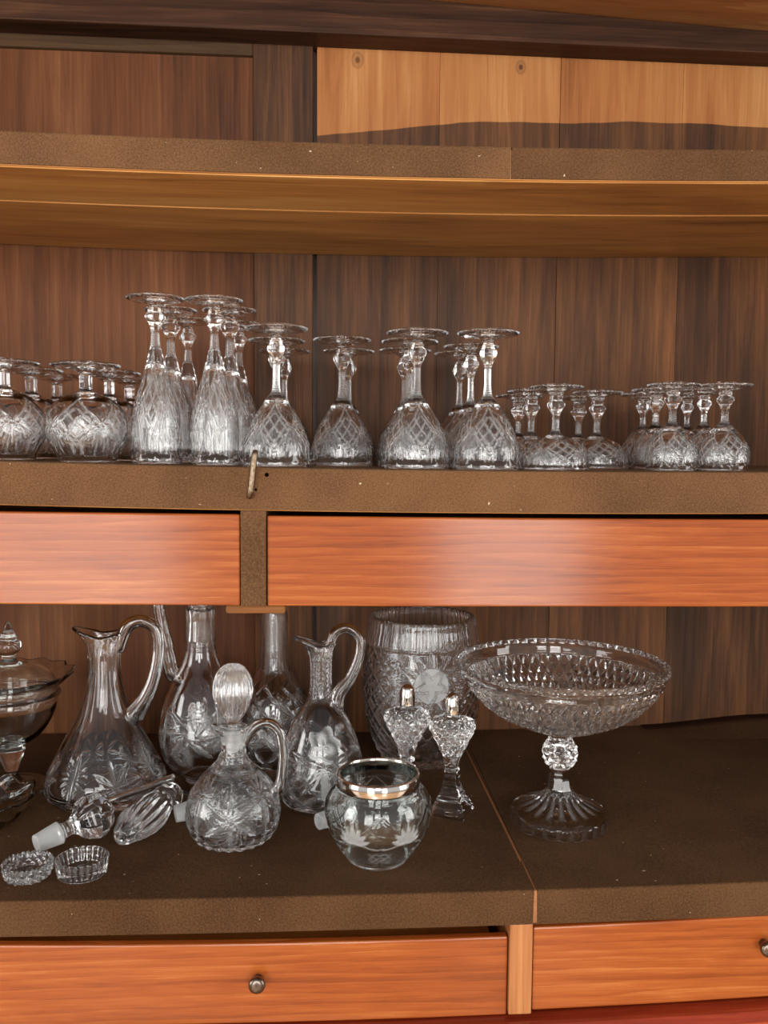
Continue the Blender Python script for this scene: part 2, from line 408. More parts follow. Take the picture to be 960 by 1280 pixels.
# pale strip of wood showing in the joint of the two felt pieces
p0 = at_z(668, 1112, Z['lt']); p1 = at_z(588, 950, Z['lt']); kk = (p1[0]-p0[0])/(p1[1]-p0[1]); xk = lambda y: xseam+kk*(y-YG); yb_ = YB-.006; wd_ = .0013; zt_ = Z['lt']+.0006+B_low(xseam)
mjs = wood('pale strip', [(.3, S(120, 76, 44)), (.7, S(176, 116, 72))], 'Y', 2)
hexa('joint_strip', [(xseam-wd_*1.6, YG-.0004, Z['lb']+.003+B_low(xseam)), (xseam+wd_*1.6, YG-.0004, Z['lb']+.003+B_low(xseam)), (xk(yb_)+wd_, yb_, zt_-.003), (xk(yb_)-wd_, yb_, zt_-.003), (xseam-wd_, YG-.0004, zt_-.0007), (xseam+wd_, YG-.0004, zt_-.0007), (xk(yb_)+wd_, yb_, zt_), (xk(yb_)-wd_, yb_, zt_)], mjs, sh_low, 0)
# lifted felt along the right end of the back
V = []; Fc = []
xa, xb = px_x(800, 905, YB), XR-.002; n = 14
for i in range(n+1):
    x = xa+(xb-xa)*i/n; t = min(1, (x-xa)/(px_x(957, 890, YB)-xa)); h = .0145*t*t*(3-2*t)
    z0 = Z['lt']+B_low(x)
    V += [(x, YB-.075, z0+.0004), (x, YB-.03, z0+h*.75+.0006), (x, YB-.001, z0+h+.0008), (x, YB-.001, z0)]
for i in range(n):
    for k in range(3): Fc.append((4*i+k+1, 4*i+k, 4*i+4+k, 4*i+5+k))
mesh_obj('felt_fold', V, Fc, M['felt_c'], sh_low)
# drawers under the middle shelf
dm = [wood('orange varnished drawer front', DRAW, 'X', 41+9*k, .55, .6, .15, broad=.4, fine=.5, ringw=.14, scale=1.7, bump=.05, spec=.15) for k in range(4)]
def drawer(x0, x1, yf, zt, zb, m, bowf, y_end):
    d = board('drawer', x0, x1, yf, yf+.010, zb, zt, m, cab, nx=14, dz=bowf, bev=.0018)
    bx = board('drawer_box', x0+.01, x1-.01, yf+.010, y_end, zb+.004, zt-.022, pine, d, nx=8, dz=bowf, bev=0)
    return d
xd0, xd1 = px_x(300.5, 700, YF), px_x(332.5, 700, YF)
drawer(XL+.002, xd0-.0008, YF+.002, Z['d1t']-.0012, Z['d1b'], dm[0], B_d1, YB-.02)
drawer(xd1+.0012, XR-.002, YF+.003, Z['d1t']-.0025, Z['d1b']-.0005, dm[1], B_d1, YB-.02)
dv = board('drawer_divider', xd0, xd1, YF+.001, YB-.02, Z['d1b']+.001, Z['mb']-.0008, M['felt_a'], cab, nx=2, dz=lambda x: B_mid(x)*.6+B_d1(x)*.4)
board('drawer_runner', px_x(282, 762, YF+.01), px_x(357, 762, YF+.01), YF+.008, YB-.02, Z['d1b']-.0102, Z['d1b']-.0006, wood('brown runner', [(.3, S(96, 56, 26)), (.7, S(150, 98, 52))], 'X', 83, .6, spec=.2), cab, nx=4, dz=B_d1, bev=.003)
# bent nail used as a catch on the edge of the middle shelf, with two old nail holes
nl = [P3(312, 620, YF+.012), P3(312, 620, YF-.004), P3(313, 616, YF-.0085), P3(315.5, 594, YF-.0095), P3(318, 570, YF-.009), P3(319, 566, YF-.005), P3(319, 566, YF+.002)]
tube('bent_nail', nl, .0034, M['iron'], sh_mid, seg=14, sub=5)
for hx, hy, hr in ((333.5, 593.5, .0023), (319.8, 612, .0014)):
    c = at_y(hx, hy, YF)
    an = [2*PI*k/14 for k in range(14)]
    V = [(c[0]+hr*math.cos(a), YF-.0004, c[2]+hr*math.sin(a)) for a in an]+[(c[0]+hr*math.cos(a), YF+.001, c[2]+hr*math.sin(a)) for a in an]
    mesh_obj('nail_hole', V, [tuple(range(14))]+[(k, (k+1) % 14, 14+(k+1) % 14, 14+k)[::-1] for k in range(14)], M['hole'], sh_mid, smooth=False)
# bottom drawers
xe0, xe1 = px_x(637.5, 1215, YG), px_x(666.5, 1215, YG)
dA = drawer(XL+.002, xe0-.001, YG+.008, Z['d2t']-.0035, Z['d2b']-.0085, dm[2], B_d2, YB-.02)
dB = drawer(xe1+.001, XR-.002, YG+.006, Z['d2t']+.006, Z['d2b']-.0035, dm[3], B_d2, YB-.02)
board('drawer_divider', xe0, xe1, YG+.004, YB-.02, Z['d2b']-.0075, Z['lb']-.0005, wood('light orange post', ORNG, 'Z', 17, .45, .3, .3), cab, nx=2, dz=B_low)
def knob(px, py, yf, par):
    c = at_y(px, py, yf-.012)
    outer = [(0, -.006), (.0045, -.006, 'c'), (.0045, .003), (.0045, .005), (.0072, .0075), (.0083, .0105), (.0078, .0135), (.0055, .0152), (.0028, .0158), (0, .016)]
    V, fr, io, no = lathe_arrays(outer, None, seg=32, step=.001)
    W = np.stack([V[..., 0], -V[..., 2], V[..., 1]], -1)+np.array([c[0], yf, c[2]])
    flip = signed_volume(W-np.array([c[0], yf, c[2]])) < 0
    return lathe_part('knob', W, fr, 0, len(W)-1, M['pewter'], par, flip)
knob(321, 1232, YG+.008, dA); knob(961, 1187, YG+.006, dB)
# red moulding below and the closed base that carries everything
mred = wood('red varnished moulding', [(.3, S(104, 30, 12)), (.55, S(146, 50, 24)), (.75, S(176, 74, 40))], 'X', 51, .35, .7, .15)
zb2 = Z['d2b']-.0095
V = []; Fc = []; prof = [(YB, zb2), (YG+.012, zb2), (YG-.004, zb2-.002), (YG-.012, zb2-.008), (YG-.012, zb2-.014), (YG-.002, zb2-.020), (YG+.004, zb2-.028), (YG-.014, zb2-.036), (YG-.014, zb2-.05), (YB, zb2-.05)]
nx = 16; n = len(prof)
for a in range(nx+1):
    x = XL+(XR-XL)*a/nx
    for y, z in prof: V.append((x, y, z+B_d2(x)))
for a in range(nx):
    for k in range(n): Fc.append((a*n+k, a*n+(k+1) % n, (a+1)*n+(k+1) % n, (a+1)*n+k))
Fc.append(tuple(range(n))[::-1]); Fc.append(tuple(nx*n+k for k in range(n)))
mesh_obj('base_moulding', V, Fc, mred, cab, smooth=False)
board('base_front', XL, XR, YG, YG+.02, 0, zb2-.045, wood('red brown base board', [(.3, S(96, 34, 14)), (.7, S(160, 70, 36))], 'X', 57, .4, .4), cab, nx=4)

# floor of the room
fl = board('floor', -4, 4, -4, 1.6, -.02, 0, wood('waxed floor boards', [(.3, S(150, 112, 76)), (.7, S(196, 160, 120))], 'Y', 61, .35, .3, .2), None, nx=1, bev=0)
tag(fl, kind='structure')

# ------------------------------------------------------------------ cut patterns
def ray_star(T, Zz, R, th0, z0, rad, n, swirl=0., wid=.55, inner=.08, rot=0.):
    dx = R*wrap(T-th0); dz = Zz-z0; rr = np.hypot(dx, dz); ph = np.arctan2(dz, dx)+swirl*rr/rad+rot
    f = np.abs(((ph*n/(2*PI)) % 1)-.5)*2
    c = np.clip(1-(1-f)*0-(f)/wid, 0, 1)
    return c*np.clip((rad-rr)/(rad*.25), 0, 1)*np.clip((rr-rad*inner)/(rad*.1), 0, 1)
def disc(T, Zz, R, th0, z0, rad):
    dx = R*wrap(T-th0); dz = Zz-z0; return np.clip((rad-np.hypot(dx, dz))/(rad*.08), 0, 1)
def lines(q, w):
    f = np.abs((q % 1)-.5); return np.clip(1-(.5-np.abs(f-.0))*0-np.abs(f-.5)/w, 0, 1)
def leaf(T, Zz, R, th0, z0, ang, ln, wd):
    dx = R*wrap(T-th0); dz = Zz-z0
    a = dx*math.cos(ang)+dz*math.sin(ang); b = -dx*math.sin(ang)+dz*math.cos(ang)
    t = np.clip(a/ln, 0, 1); hw = wd*np.sin(PI*t)**.8+1e-6
    return np.where((a > 0) & (a < ln), np.clip(1-np.abs(b)/hw, 0, 1), 0)
def band(Zz, a, b, soft=.002): return np.clip((Zz-a)/soft, 0, 1)*np.clip((b-Zz)/soft, 0, 1)
def gon(T, n, k):
    w = 2*PI/n; g = np.cos(w/2)/np.cos((T % w)-w/2); return 1+(g-1)*k

def stem_cut(H, zb, ztop_, n=6, reps=None):
    """pattern of the matching stemware, upside down: rim at z=0, bowl ends at zb, foot at H"""
    def cut(T, Zz, R):
        d = np.zeros_like(T); fr = np.zeros_like(T)
        v = Zz/zb; P = 2*PI/n; u = wrap(T, P)/(P/2)
        onb = (Zz < zb) & (Zz > .002)
        big = np.abs(u)/.92+np.abs(v-.55)/.33                      # one large lozenge per panel
        loz = np.clip(1.25-np.abs(big-1)/.075, 0, 1)
        q1 = (u/.92+(v-.55)/.33)*1.5; q2 = (u/.92-(v-.55)/.33)*1.5
        inn = np.clip((1-big)/.05, 0, 1)*(v < .74)
        ch = np.maximum(lines(q1, .17), lines(q2, .17))*inn         # lattice inside it
        ur = wrap(T+P/2, P)/(P/2)                                   # fans of mitre cuts between the lozenges
        ph = np.arctan2(ur*.62, (.62-v)+1e-6); rr = np.hypot(ur*.62, .62-v)
        ray = lines(ph/.27, .34)*np.clip((rr-.07)/.05, 0, 1)*np.clip((.50-rr-.06*np.cos(ph*9))/.06, 0, 1)*(v < .60)*(big > 1.02)
        low = lines(u*2.5+.5, .34)*np.clip((.30-v)/.05, 0, 1)*np.clip((v-.08)/.05, 0, 1)*(big > 1.0)*(np.abs(u) < .5)
        d = np.where(onb, .0013*np.maximum.reduce([loz, ch*.8, ray*1.2, low]), 0)
        fr = np.where(onb, np.maximum.reduce([ray**2*.8, ch**2*.75, loz**2*.55, low**2*.7]), 0)
        # broad flutes fading out above the plain rim
        d = d+np.where(onb, .00022*(1+np.cos(T*4*n))*np.clip((.30-v)/.1, 0, 1)*np.clip((v-.03)/.05, 0, 1), 0)
        # stem: ladder of little notches
        stz = (Zz > zb) & (Zz < ztop_)
        lad = (.5+.5*np.sin(Zz*2*PI/.0024))*np.clip((R < .0085)*1.0, 0, 1)*(Zz < ztop_-.012)
        d = d+np.where(stz, .0006*lad, 0); fr = np.where(stz, np.maximum(fr, .35*lad), fr)
        # foot: radiating petals on the side that faces down
        ft = Zz > H-.0085
        pt_ = lines(T*14/(2*PI), .16)*np.clip((R-.008)/.004, 0, 1)*np.clip((.029-R)/.008, 0, 1)
        fr = np.where(ft, np.maximum(fr, .3*pt_), fr)
        return d, fr
    return cut

def stemware(kind, foot_r, H, prof, zb, wall, knob_z, n=6):
    """prof: outer (r,z) from just under the foot to the rim (rim z=0). Returns an Empty with parts foot, stem, bowl"""
    root = empty(kind, (0, 0, 0))
    rneck = prof[0][0]
    outer = [(0, H), (foot_r*.5, H), (foot_r-.0012, H-.0002), (foot_r, H-.0012), (foot_r-.001, H-.0024), (foot_r*.55, H-.0048), (foot_r*.28, H-.0078), (rneck, prof[0][1])]
    i_foot = len(outer)-1
    outer += prof[1:]
    i_stem = min(range(len(outer)), key=lambda i: abs(outer[i][1]-zb) if i > i_foot else 9)
    rim_r = prof[-1][0]
    outer += [(rim_r-wall*.5, -0.0)]
    outer = [tuple(p) for p in outer]
    inner = [(rim_r-wall*.5, 0), (rim_r-wall, .001)]
    bowl = [p for p in outer[i_stem+1:-1]][::-1]
    for p in bowl[1:]:
        r, z = p[0], p[1]
        k = .0012+.0025*max(0, (z/zb)**3)
        if r-wall-k*.6 > .004 and z < zb-.012: inner.append((r-wall-k*.6, z-.0004))
    zl = inner[-1][1]; rl = inner[-1][0]
    ze = zl+min(rl*.62, max(.003, zb-.005-zl))
    inner += [(rl*.62, zl+(ze-zl)*.62), (0, ze)]
    def section(T, Zz):
        s = np.clip((Zz-zb)/.004, 0, 1)*np.clip((H-.009-Zz)/.003, 0, 1)
        return 1+(gon(T, 6, 1.0)*.94-1)*s
    lathe([('foot', i_foot, None), ('stem', i_stem, None), ('bowl', None, None)], outer, inner, M['crystal'], root,
          seg=168, step=.00085, istep=.0025, cut=stem_cut(H, zb, knob_z-.006, n), section=section)
    return root

ZM = Z['mt']
def kind_from_px(kind, ax, y_rim, Y, foot_half, y_foot, rows, y_bowl, y_knob, wall=.0016, n=5):
    """rows: (half width, image row) measured along the axis of the front glass of the kind"""
    s = depth(at_y(ax, 500, Y))/F; z0 = at_y(ax, y_rim, Y)[2]
    zz = lambda py: float(at_y(ax, py, Y)[2]-z0)
    prof = [(h*s, zz(y)) for h, y, *e in rows]; prof = [p+tuple(r[2:]) for p, r in zip(prof, rows)]; prof[-1] = (prof[-1][0], 0.0)
    return stemware(kind, foot_half*s, zz(y_foot), prof, zz(y_bowl), wall, zz(y_knob), n)

YR = [1.0, 1.10, 1.20]      # depth of the three rows
T_gob = kind_from_px('wine_goblet', 608, 584, YR[0], 39, 413, [(8, 424), (7.5, 428), (9.5, 430, 'c'), (8.5, 432, 'c'), (12.5, 437, 'c'), (13, 440, 'c'), (10, 447), (6.2, 454), (5.4, 464), (5.6, 480), (7.5, 492), (12, 500), (20, 512), (29, 526), (36.5, 543), (41, 558), (41.8, 570), (41, 584)], 496, 438)
T_flu = kind_from_px('champagne_flute', 197, 578, YR[0], 36, 370, [(9, 380), (8, 384), (10, 386, 'c'), (9.5, 389, 'c'), (13.5, 393, 'c'), (13.8, 396, 'c'), (9, 403), (6.4, 410), (6.3, 422), (8.2, 438), (13, 458), (19.5, 480), (26, 500), (29.5, 520), (30.5, 540), (30.3, 560), (29, 578)], 436, 394, wall=.0015)
T_sni = kind_from_px('brandy_snifter', 109, 575, YR[0], 43, 453, [(11, 462), (8.5, 465), (8.2, 470), (8.2, 480), (9, 486), (18, 490), (30, 496), (40, 504), (47, 516), (49.5, 530), (48, 545), (43, 558), (37.5, 568), (34, 575)], 487, 470, wall=.0017)
T_cou = kind_from_px('champagne_coupe', 695, 586, YR[0], 34, 481, [(9, 491), (8, 494), (9, 496, 'c'), (8, 499, 'c'), (12, 503, 'c'), (12, 506, 'c'), (8, 512), (5.4, 518), (5, 527), (5.6, 536), (9, 542), (18, 546), (28, 551), (36, 559), (41, 569), (42.5, 578), (42, 586)], 539, 503, wall=.0015)
T_she = kind_from_px('sherry_glass', 905, 586, YR[0], 33, 478, [(8.5, 486), (7.5, 488), (8.5, 490, 'c'), (7.5, 492, 'c'), (11.2, 496, 'c'), (11, 499, 'c'), (7, 505), (4.8, 511), (4.8, 518), (6, 525), (11, 531), (18, 538), (24.5, 547), (30, 558), (32, 568), (31, 578), (28.5, 586)], 527, 497, wall=.0014, n=5)

def copy_tree(o):
    c = o.copy(); COL.objects.link(c)
    for ch in o.children:
        d = ch.copy(); COL.objects.link(d); d.parent = c
    return c
used = set()
def place(proto, px, row, label, cat, group, dy=0.0, rot=None):
    y = YR[row]+dy
    x = float(at_y(px, 575, y)[0])
    o = proto if proto.name not in used else copy_tree(proto)
    used.add(proto.name)
    o.location = (x, y, ZM+B_mid(x)+.0003); o.rotation_euler = (0, 0, rng.uniform(0, 1.0) if rot is None else rot)
    tag(o, label, cat, group)
    return o
G = 'upturned brandy snifters at the left end of the middle shelf'
R0 = PI/6-PI/2+PI
place(T_sni, 7, 0, 'upturned cut crystal snifter cut off by the left photo edge, nearest the shelf edge', 'snifter glass', G, 0, R0)
place(T_sni, 41, 1, 'upturned cut crystal snifter, second in the leftmost snifter row going back', 'snifter glass', G)
place(T_sni, 73, 2, 'upturned cut crystal snifter, rearmost in the leftmost snifter row', 'snifter glass', G)
place(T_sni, 109, 0, 'round upturned cut crystal snifter fully in view at the shelf edge beside the tall flutes', 'snifter glass', G, 0, -PI/2)
place(T_sni, 138, 1, 'upturned cut crystal snifter, second behind the snifter beside the tall flutes', 'snifter glass', G)
place(T_sni, 163, 2, 'upturned cut crystal snifter, third and rearmost behind the snifter beside the tall flutes', 'snifter glass', G)
G = 'tall upturned flutes on the middle shelf'
place(T_flu, 196, 0, 'tall upturned cut crystal flute at the shelf edge, next to the round snifter', 'flute glass', G, 0, -PI/2)
place(T_flu, 215, 1, 'tall upturned flute second in line behind the leftmost front flute', 'flute glass', G, -0.015)
place(T_flu, 236, 2, 'tall upturned flute rearmost in line behind the leftmost front flute', 'flute glass', G, -0.03)
place(T_flu, 269, 0, 'tall upturned cut crystal flute at the shelf edge, left of the bent nail', 'flute glass', G, 0, -PI/2+.3)
place(T_flu, 288, 1, 'tall upturned flute second in line behind the flute left of the bent nail', 'flute glass', G, -0.03)
place(T_flu, 299, 2, 'tall upturned flute rearmost in line behind the flute left of the bent nail', 'flute glass', G, -0.015)
G = 'upturned wine goblets in the middle of the middle shelf'
place(T_gob, 345.5, 0, 'upturned cut crystal wine goblet standing right behind the bent nail', 'wine glass', G, 0, -PI/2)
place(T_gob, 346, 1, 'upturned wine goblet second in line behind the goblet at the bent nail', 'wine glass', G, 0.015)
place(T_gob, 356, 2, 'upturned wine goblet rearmost behind the goblet at the bent nail, knop showing at right', 'wine glass', G, 0.032)
place(T_gob, 427, 1, 'upturned wine goblet set back alone from the shelf edge, right of the bent nail', 'wine glass', G, -.012, -PI/2+.2)
place(T_gob, 435, 2, 'upturned wine goblet hidden behind the set-back single goblet', 'wine glass', G, 0.015)
place(T_gob, 520, 0, 'upturned wine goblet at the shelf edge, second front goblet left of the coupes', 'wine glass', G, .006, -PI/2+.1)
place(T_gob, 511, 1, 'upturned wine goblet second in line behind the front goblet at mid shelf', 'wine glass', G, -0.01)
place(T_gob, 505, 2, 'upturned wine goblet rearmost behind the front goblet at mid shelf', 'wine glass', G, -0.01)
place(T_gob, 608, 0, 'upturned wine goblet at the shelf edge nearest the low coupes', 'wine glass', G, -.003, -PI/2-.1)
place(T_gob, 587, 1, 'upturned wine goblet second in line behind the front goblet nearest the coupes', 'wine glass', G, 0.03)
place(T_gob, 573, 2, 'upturned wine goblet rearmost behind the front goblet nearest the coupes', 'wine glass', G, 0.015)
G = 'low upturned coupes right of the wine goblets'
place(T_cou, 693.5, 0, 'low upturned cut crystal coupe at the shelf edge beside the wine goblets', 'coupe glass', G, 0, -PI/2)
place(T_cou, 663, 1, 'low upturned coupe second in line behind the front coupe, partly hidden by a wine goblet', 'coupe glass', G, -0.018)
place(T_cou, 647, 2, 'low upturned coupe rearmost behind the wine goblet and front coupe', 'coupe glass', G, -0.025)
place(T_cou, 745, 1, 'low upturned coupe set back in the second row, right of the front coupe', 'coupe glass', G, -.012, -PI/2)
place(T_cou, 722, 2, 'low upturned coupe rearmost, behind the set-back coupe', 'coupe glass', G, -.005)
G = 'small upturned sherry glasses at the right end of the middle shelf'
place(T_she, 839, 0, 'small upturned sherry glass at the shelf edge, left one of the two in front', 'sherry glass', G, 0, -PI/2)
place(T_she, 818, 1, 'small upturned sherry glass second in line behind the left front sherry glass', 'sherry glass', G, -.01)
place(T_she, 802, 2, 'small upturned sherry glass rearmost behind the left front sherry glass', 'sherry glass', G, -.015)
place(T_she, 904, 0, 'small upturned sherry glass at the shelf edge, rightmost glass on the shelf', 'sherry glass', G, 0, -PI/2)
place(T_she, 878, 1, 'small upturned sherry glass second in line behind the rightmost sherry glass', 'sherry glass', G, -.01)
place(T_she, 857, 2, 'small upturned sherry glass rearmost behind the rightmost sherry glass', 'sherry glass', G, -.015)

# ------------------------------------------------------------------ things on the bottom shelf
ZL = Z['lt']
class Spot:
    """a thing standing on the bottom shelf; converts outlines measured in the photo into metres at its own place"""
    def __init__(s, name, px, py, label, cat, ax=None, group=None):
        p = at_z(px, py, ZL); s.z0 = ZL+B_low(p[0])+.0004; p = at_z(px, py, s.z0)
        s.x, s.y = float(p[0]), float(p[1]); s.s = depth(p)/F; s.px = px
        s.root = empty(name, (s.x, s.y, s.z0)); tag(s.root, label, cat, group)
    def z(s, py, px=None): return float(at_y(s.px if px is None else px, py, s.y)[2]-s.z0)
    def pr(s, rows): return [(r[0]*s.s, max(0.0, s.z(r[1])))+tuple(r[2:]) for r in rows]
    def pt(s, px, py, dy=0.0):
        q = at_y(px, py, s.y); return (q[0]-s.x, dy, q[2]-s.z0)
FRONT = -PI/2

def inner_from(outer_rows, t, zfloor, i0=0):
    """inner wall: outer rows given rim first, going down"""
    res = []
    for p in outer_rows:
        r, z = p[0], p[1]
        if z > zfloor+.002 and r-t > .002: res.append((r-t, z))
    r, z = res[-1]
    res += [(r*.8, zfloor+.0008), (r*.4, zfloor), (0, zfloor)]
    return res

# 1 tall conical jug ---------------------------------------------------------
o = Spot('glass_jug', 133, 992, 'tall conical cut glass jug with a loop handle, no stopper, near the left edge', 'jug')
body = o.pr([(0, 998), (36, 998), (48, 998), (62, 993), (71, 984), (73.5, 975), (71, 963), (63, 947), (53, 928), (42, 908), (33, 890), (25.5, 868), (21, 845), (20, 830), (20, 815), (22, 800), (24, 790)])
body[0] = (0, 0); body[1] = (body[1][0], 0); body[2] = (body[2][0], .0003)
zt = body[-1][1]
def cut_jug(T, Zz, R):
    d = np.zeros_like(T); fr = np.zeros_like(T); zs = o.z(962)
    for k in range(4):
        th = FRONT+.42+k*PI/2
        for a in range(8): 
            l = leaf(T, Zz, R, th, zs, a*PI/4+.2, .030, .0045); d = np.maximum(d, l)
        f = ray_star(T, Zz, R, th+PI/4, zs+.012, .020, 14, 0, .4); d = np.maximum(d, f*.7); fr = np.maximum(fr, f*.5)
        l = leaf(T, Zz, R, th+PI/4, zs-.022, PI/2, .06, .006); d = np.maximum(d, l)
    up = np.clip((Zz-o.z(890))/.02, 0, 1)
    return d*.002*(1-up)+.0007*(1-np.cos(8*T))*.5*up, np.maximum(fr*.7, d*.25)*(1-up)
def warp_jug(V):
    x, y, z = V[..., 0], V[..., 1], V[..., 2]
    t = np.clip((z-(zt-.026))/.026, 0, 1); ang = np.arctan2(y, -x); w = np.exp(-(ang/.5)**2)
    r = np.hypot(x, y); k = 1+t**1.6*w*.60-t*.24*np.exp(-((np.abs(ang)-1.35)/.65)**2)
    return np.stack([x*k, y*k, z+t*w*.006-t*.004*np.exp(-((np.abs(ang)-1.5)/.7)**2)], -1)
lathe([('body', None, None)], body+[(body[-1][0]-.0012, zt+.0012)], [(body[-1][0]-.0026, zt)]+inner_from(body[::-1][1:-3], .0034, .009), M['crystal'], o.root, seg=192, step=.0011, cut=cut_jug, warp=warp_jug,
      section=lambda T, Zz: 1+(gon(T-.2, 8, .8)-1)*np.clip((Zz-o.z(980))/(o.z(890)-o.z(980)), 0, 1)*np.clip((zt-.012-Zz)/.02, 0, 1))
tube('handle', [o.pt(150, 812), o.pt(153, 797), o.pt(160, 782), o.pt(176, 776), o.pt(194, 786), o.pt(198, 812), o.pt(192, 848), o.pt(181, 874), o.pt(168, 893), o.pt(166, 900)], [.004, .0055, .006, .0055, .0052, .0052, .0055, .0065, .009, .006], M['crystal'], o.root, flat=1.0, seg=24, kr=1.45)

# 2 footed decanter with a side handle, top hidden by the drawers -------------
o = Spot('glass_decanter', 252, 980, 'large footed cut glass decanter with star cutting, its top hidden behind the left drawer', 'decanter')
od = o
zmax = (Z['d1b']-.003)-o.z0
body = o.pr([(0, 980), (34, 980), (39, 979.5), (39.5, 978), (34, 975.5), (24, 972.5), (21, 969), (26, 964), (36, 957), (45, 944), (50.5, 926), (51, 908), (47, 884), (40, 862), (32, 845), (24, 828), (20, 815), (18, 795), (17, 775), (16.5, 760)])
body[0] = (0, 0); body[1] = (body[1][0], 0)
body += [(.0165, zmax-.03), (.020, zmax-.012), (.023, zmax)]
def cut_dec(T, Zz, R):
    zs = o.z(905); d = np.zeros_like(T); fr = np.zeros_like(T)
    for k in range(4):
        th = FRONT-.12+k*PI/2
        a = np.zeros_like(T); b = np.zeros_like(T)
        for q in range(8):
            an = q*PI/4+.2; cx = th+.008*math.cos(an)/.045; cz = zs+.008*math.sin(an)
            a = np.maximum(a, leaf(T, Zz, R, cx, cz, an+.7, .034, .0042))
            b = np.maximum(b, ray_star(T, Zz, R, cx+.020*math.cos(an+.35)/.045, cz+.020*math.sin(an+.35), .016, 22, 0, .4, .15)*(q % 2))
        c = disc(T, Zz, R, th, zs, .006)
        d = np.maximum.reduce([d, a, b*.6]); fr = np.maximum.reduce([fr, a*.2, b*.7, c*.3])
        d = np.maximum(d, leaf(T, Zz, R, th+PI/4, o.z(945), PI/2, .075, .005))
    nk = (Zz > o.z(822))
    d = np.where(nk, .45*lines((Zz)/.006, .3)*band(Zz, o.z(812), o.z(800)), d)
    d = np.where(nk & (Zz > o.z(800)), .3*(1-np.cos(8*T)), d)
    return d*.002, np.maximum(fr*.8, d*.25)
lathe([('foot', 6, None), ('body', None, None)], body+[(.0215, zmax+.001)], [(.0205, zmax)]+inner_from(body[::-1][1:-7], .0034, o.z(966)), M['crystal'], o.root, seg=192, step=.0011, cut=cut_dec)
tube('handle', [o.pt(224, 853), o.pt(214, 838), o.pt(208, 808), o.pt(201, 775), o.pt(198, 745), (o.pt(210, 735)[0], 0, zmax-.009), (o.pt(236, 735)[0], 0, zmax-.0075), (-.012, 0, zmax-.012)], [.0065, .0108, .0100, .0088, .0076, .0055, .005, .005], M['crystal'], o.root, flat=1.0, seg=24, depth_cut=lambda t, a: 1-.10*max(0, math.cos(t*2*PI*11)))

# 3 decanter at the back -----------------------------------------------------
o = Spot('glass_decanter', 343, 955, 'tall necked cut glass decanter at the back between the ewers, under the drawer divider', 'decanter')
zmax = (Z['d1b']-.03)-o.z0
body = o.pr([(0, 955), (30, 955), (38, 954), (43, 948), (44.5, 930), (44.5, 905), (43, 886), (38, 868), (29, 852), (21, 838), (17.5, 826), (17, 810), (17, 790), (16.5, 766)])
body[0] = (0, 0); body[1] = (body[1][0], 0); body[2] = (body[2][0], .0006)
body += [(.0168, zmax-.015), (.022, zmax-.002), (.022, zmax)]
def cut_dec2(T, Zz, R):
    v = (Zz-o.z(955)); dlo = band(Zz, .01, o.z(885))
    q = T*9/(2*PI); d = np.maximum(lines(q+v/.035, .16), lines(q-v/.035, .16))*dlo
    st = np.zeros_like(T)
    for k in range(9): st = np.maximum(st, ray_star(T, Zz, R, k*2*PI/9, o.z(915), .012, 8, 0, .4))
    d = np.maximum(d, st*.8)
    zig = lines(q*1.0+np.abs(wrap(T*9, 2*PI))/PI*0+ (Zz-o.z(870))/.03, .12)*band(Zz, o.z(885), o.z(852))
    nk = Zz > o.z(836)
    d = np.maximum(d, zig)
    d = np.where(nk, .55*(.5-.5*np.cos(T*8))*(.6+.4*np.sin(Zz*2*PI/.0045)), d)
    return d*.002, np.maximum(st*.5, d*.2)
lathe([('body', None, None)], body+[(.020, zmax+.0012)], [(.0185, zmax)]+inner_from(body[::-1][2:-3], .0034, .008), M['crystal'], o.root, seg=192, step=.0011, cut=cut_dec2)

# 4 ewer with etched rose ----------------------------------------------------
o = Spot('glass_ewer', 401, 1002, 'slim necked cut glass ewer with etched rose and pointed spout, behind the silver rimmed jar', 'ewer')
oe = o
body = o.pr([(0, 1002), (36, 1002), (43, 1000), (51, 991), (55, 975), (54.5, 960), (50, 940), (43, 918), (34, 898), (24, 882), (16, 871), (13.5, 858), (13, 840), (13.5, 824), (15.5, 811), (18, 803)])
body[0] = (0, 0); body[1] = (body[1][0], 0); zt = body[-1][1]
def cut_ewer(T, Zz, R):
    d = np.zeros_like(T); fr = np.zeros_like(T); zr = o.z(918)
    # rose: layered petals, etched matt
    th = FRONT+.1
    dx = R*wrap(T-th); dz = Zz-zr; rr = np.hypot(dx, dz); ph = np.arctan2(dz, dx)
    pet = (rr < .019*(1+.16*np.cos(5*ph)))
    fr = np.where(pet, .55+.35*np.sin(rr/.0028+2*np.sin(ph*2.5)), fr)
    for a in (PI*.9, PI*1.25, PI*1.5, PI*1.75, PI*2.1):
        l = leaf(T, Zz, R, th, zr-.024, a, .042, .006); fr = np.maximum(fr, (l > .1)*.55*(a == PI*1.5)); d = np.maximum(d, l*.6)
    for k in range(3):
        t2 = th+PI/2.2*(k+1) if k < 2 else th-PI/2.2
        for a in range(7): d = np.maximum(d, leaf(T, Zz, R, t2, zr-.02, a*PI/3.5, .034, .004))
        d = np.maximum(d, ray_star(T, Zz, R, t2, zr-.05, .026, 16, 0, .4))
    low = band(Zz, .004, o.z(965), .004); d = np.maximum(d, .8*np.maximum(lines(T*8/(2*PI)+Zz/.03, .2), lines(T*8/(2*PI)-Zz/.03, .2))*low)
    nk = band(Zz, o.z(878), o.z(812)); 
    d = np.maximum(d, nk*.5*(.55+.45*np.sin(Zz*2*PI/.0062))*(.5-.5*np.cos(8*T)))
    return d*.002, np.clip(np.maximum(fr, d*.25), 0, 1)
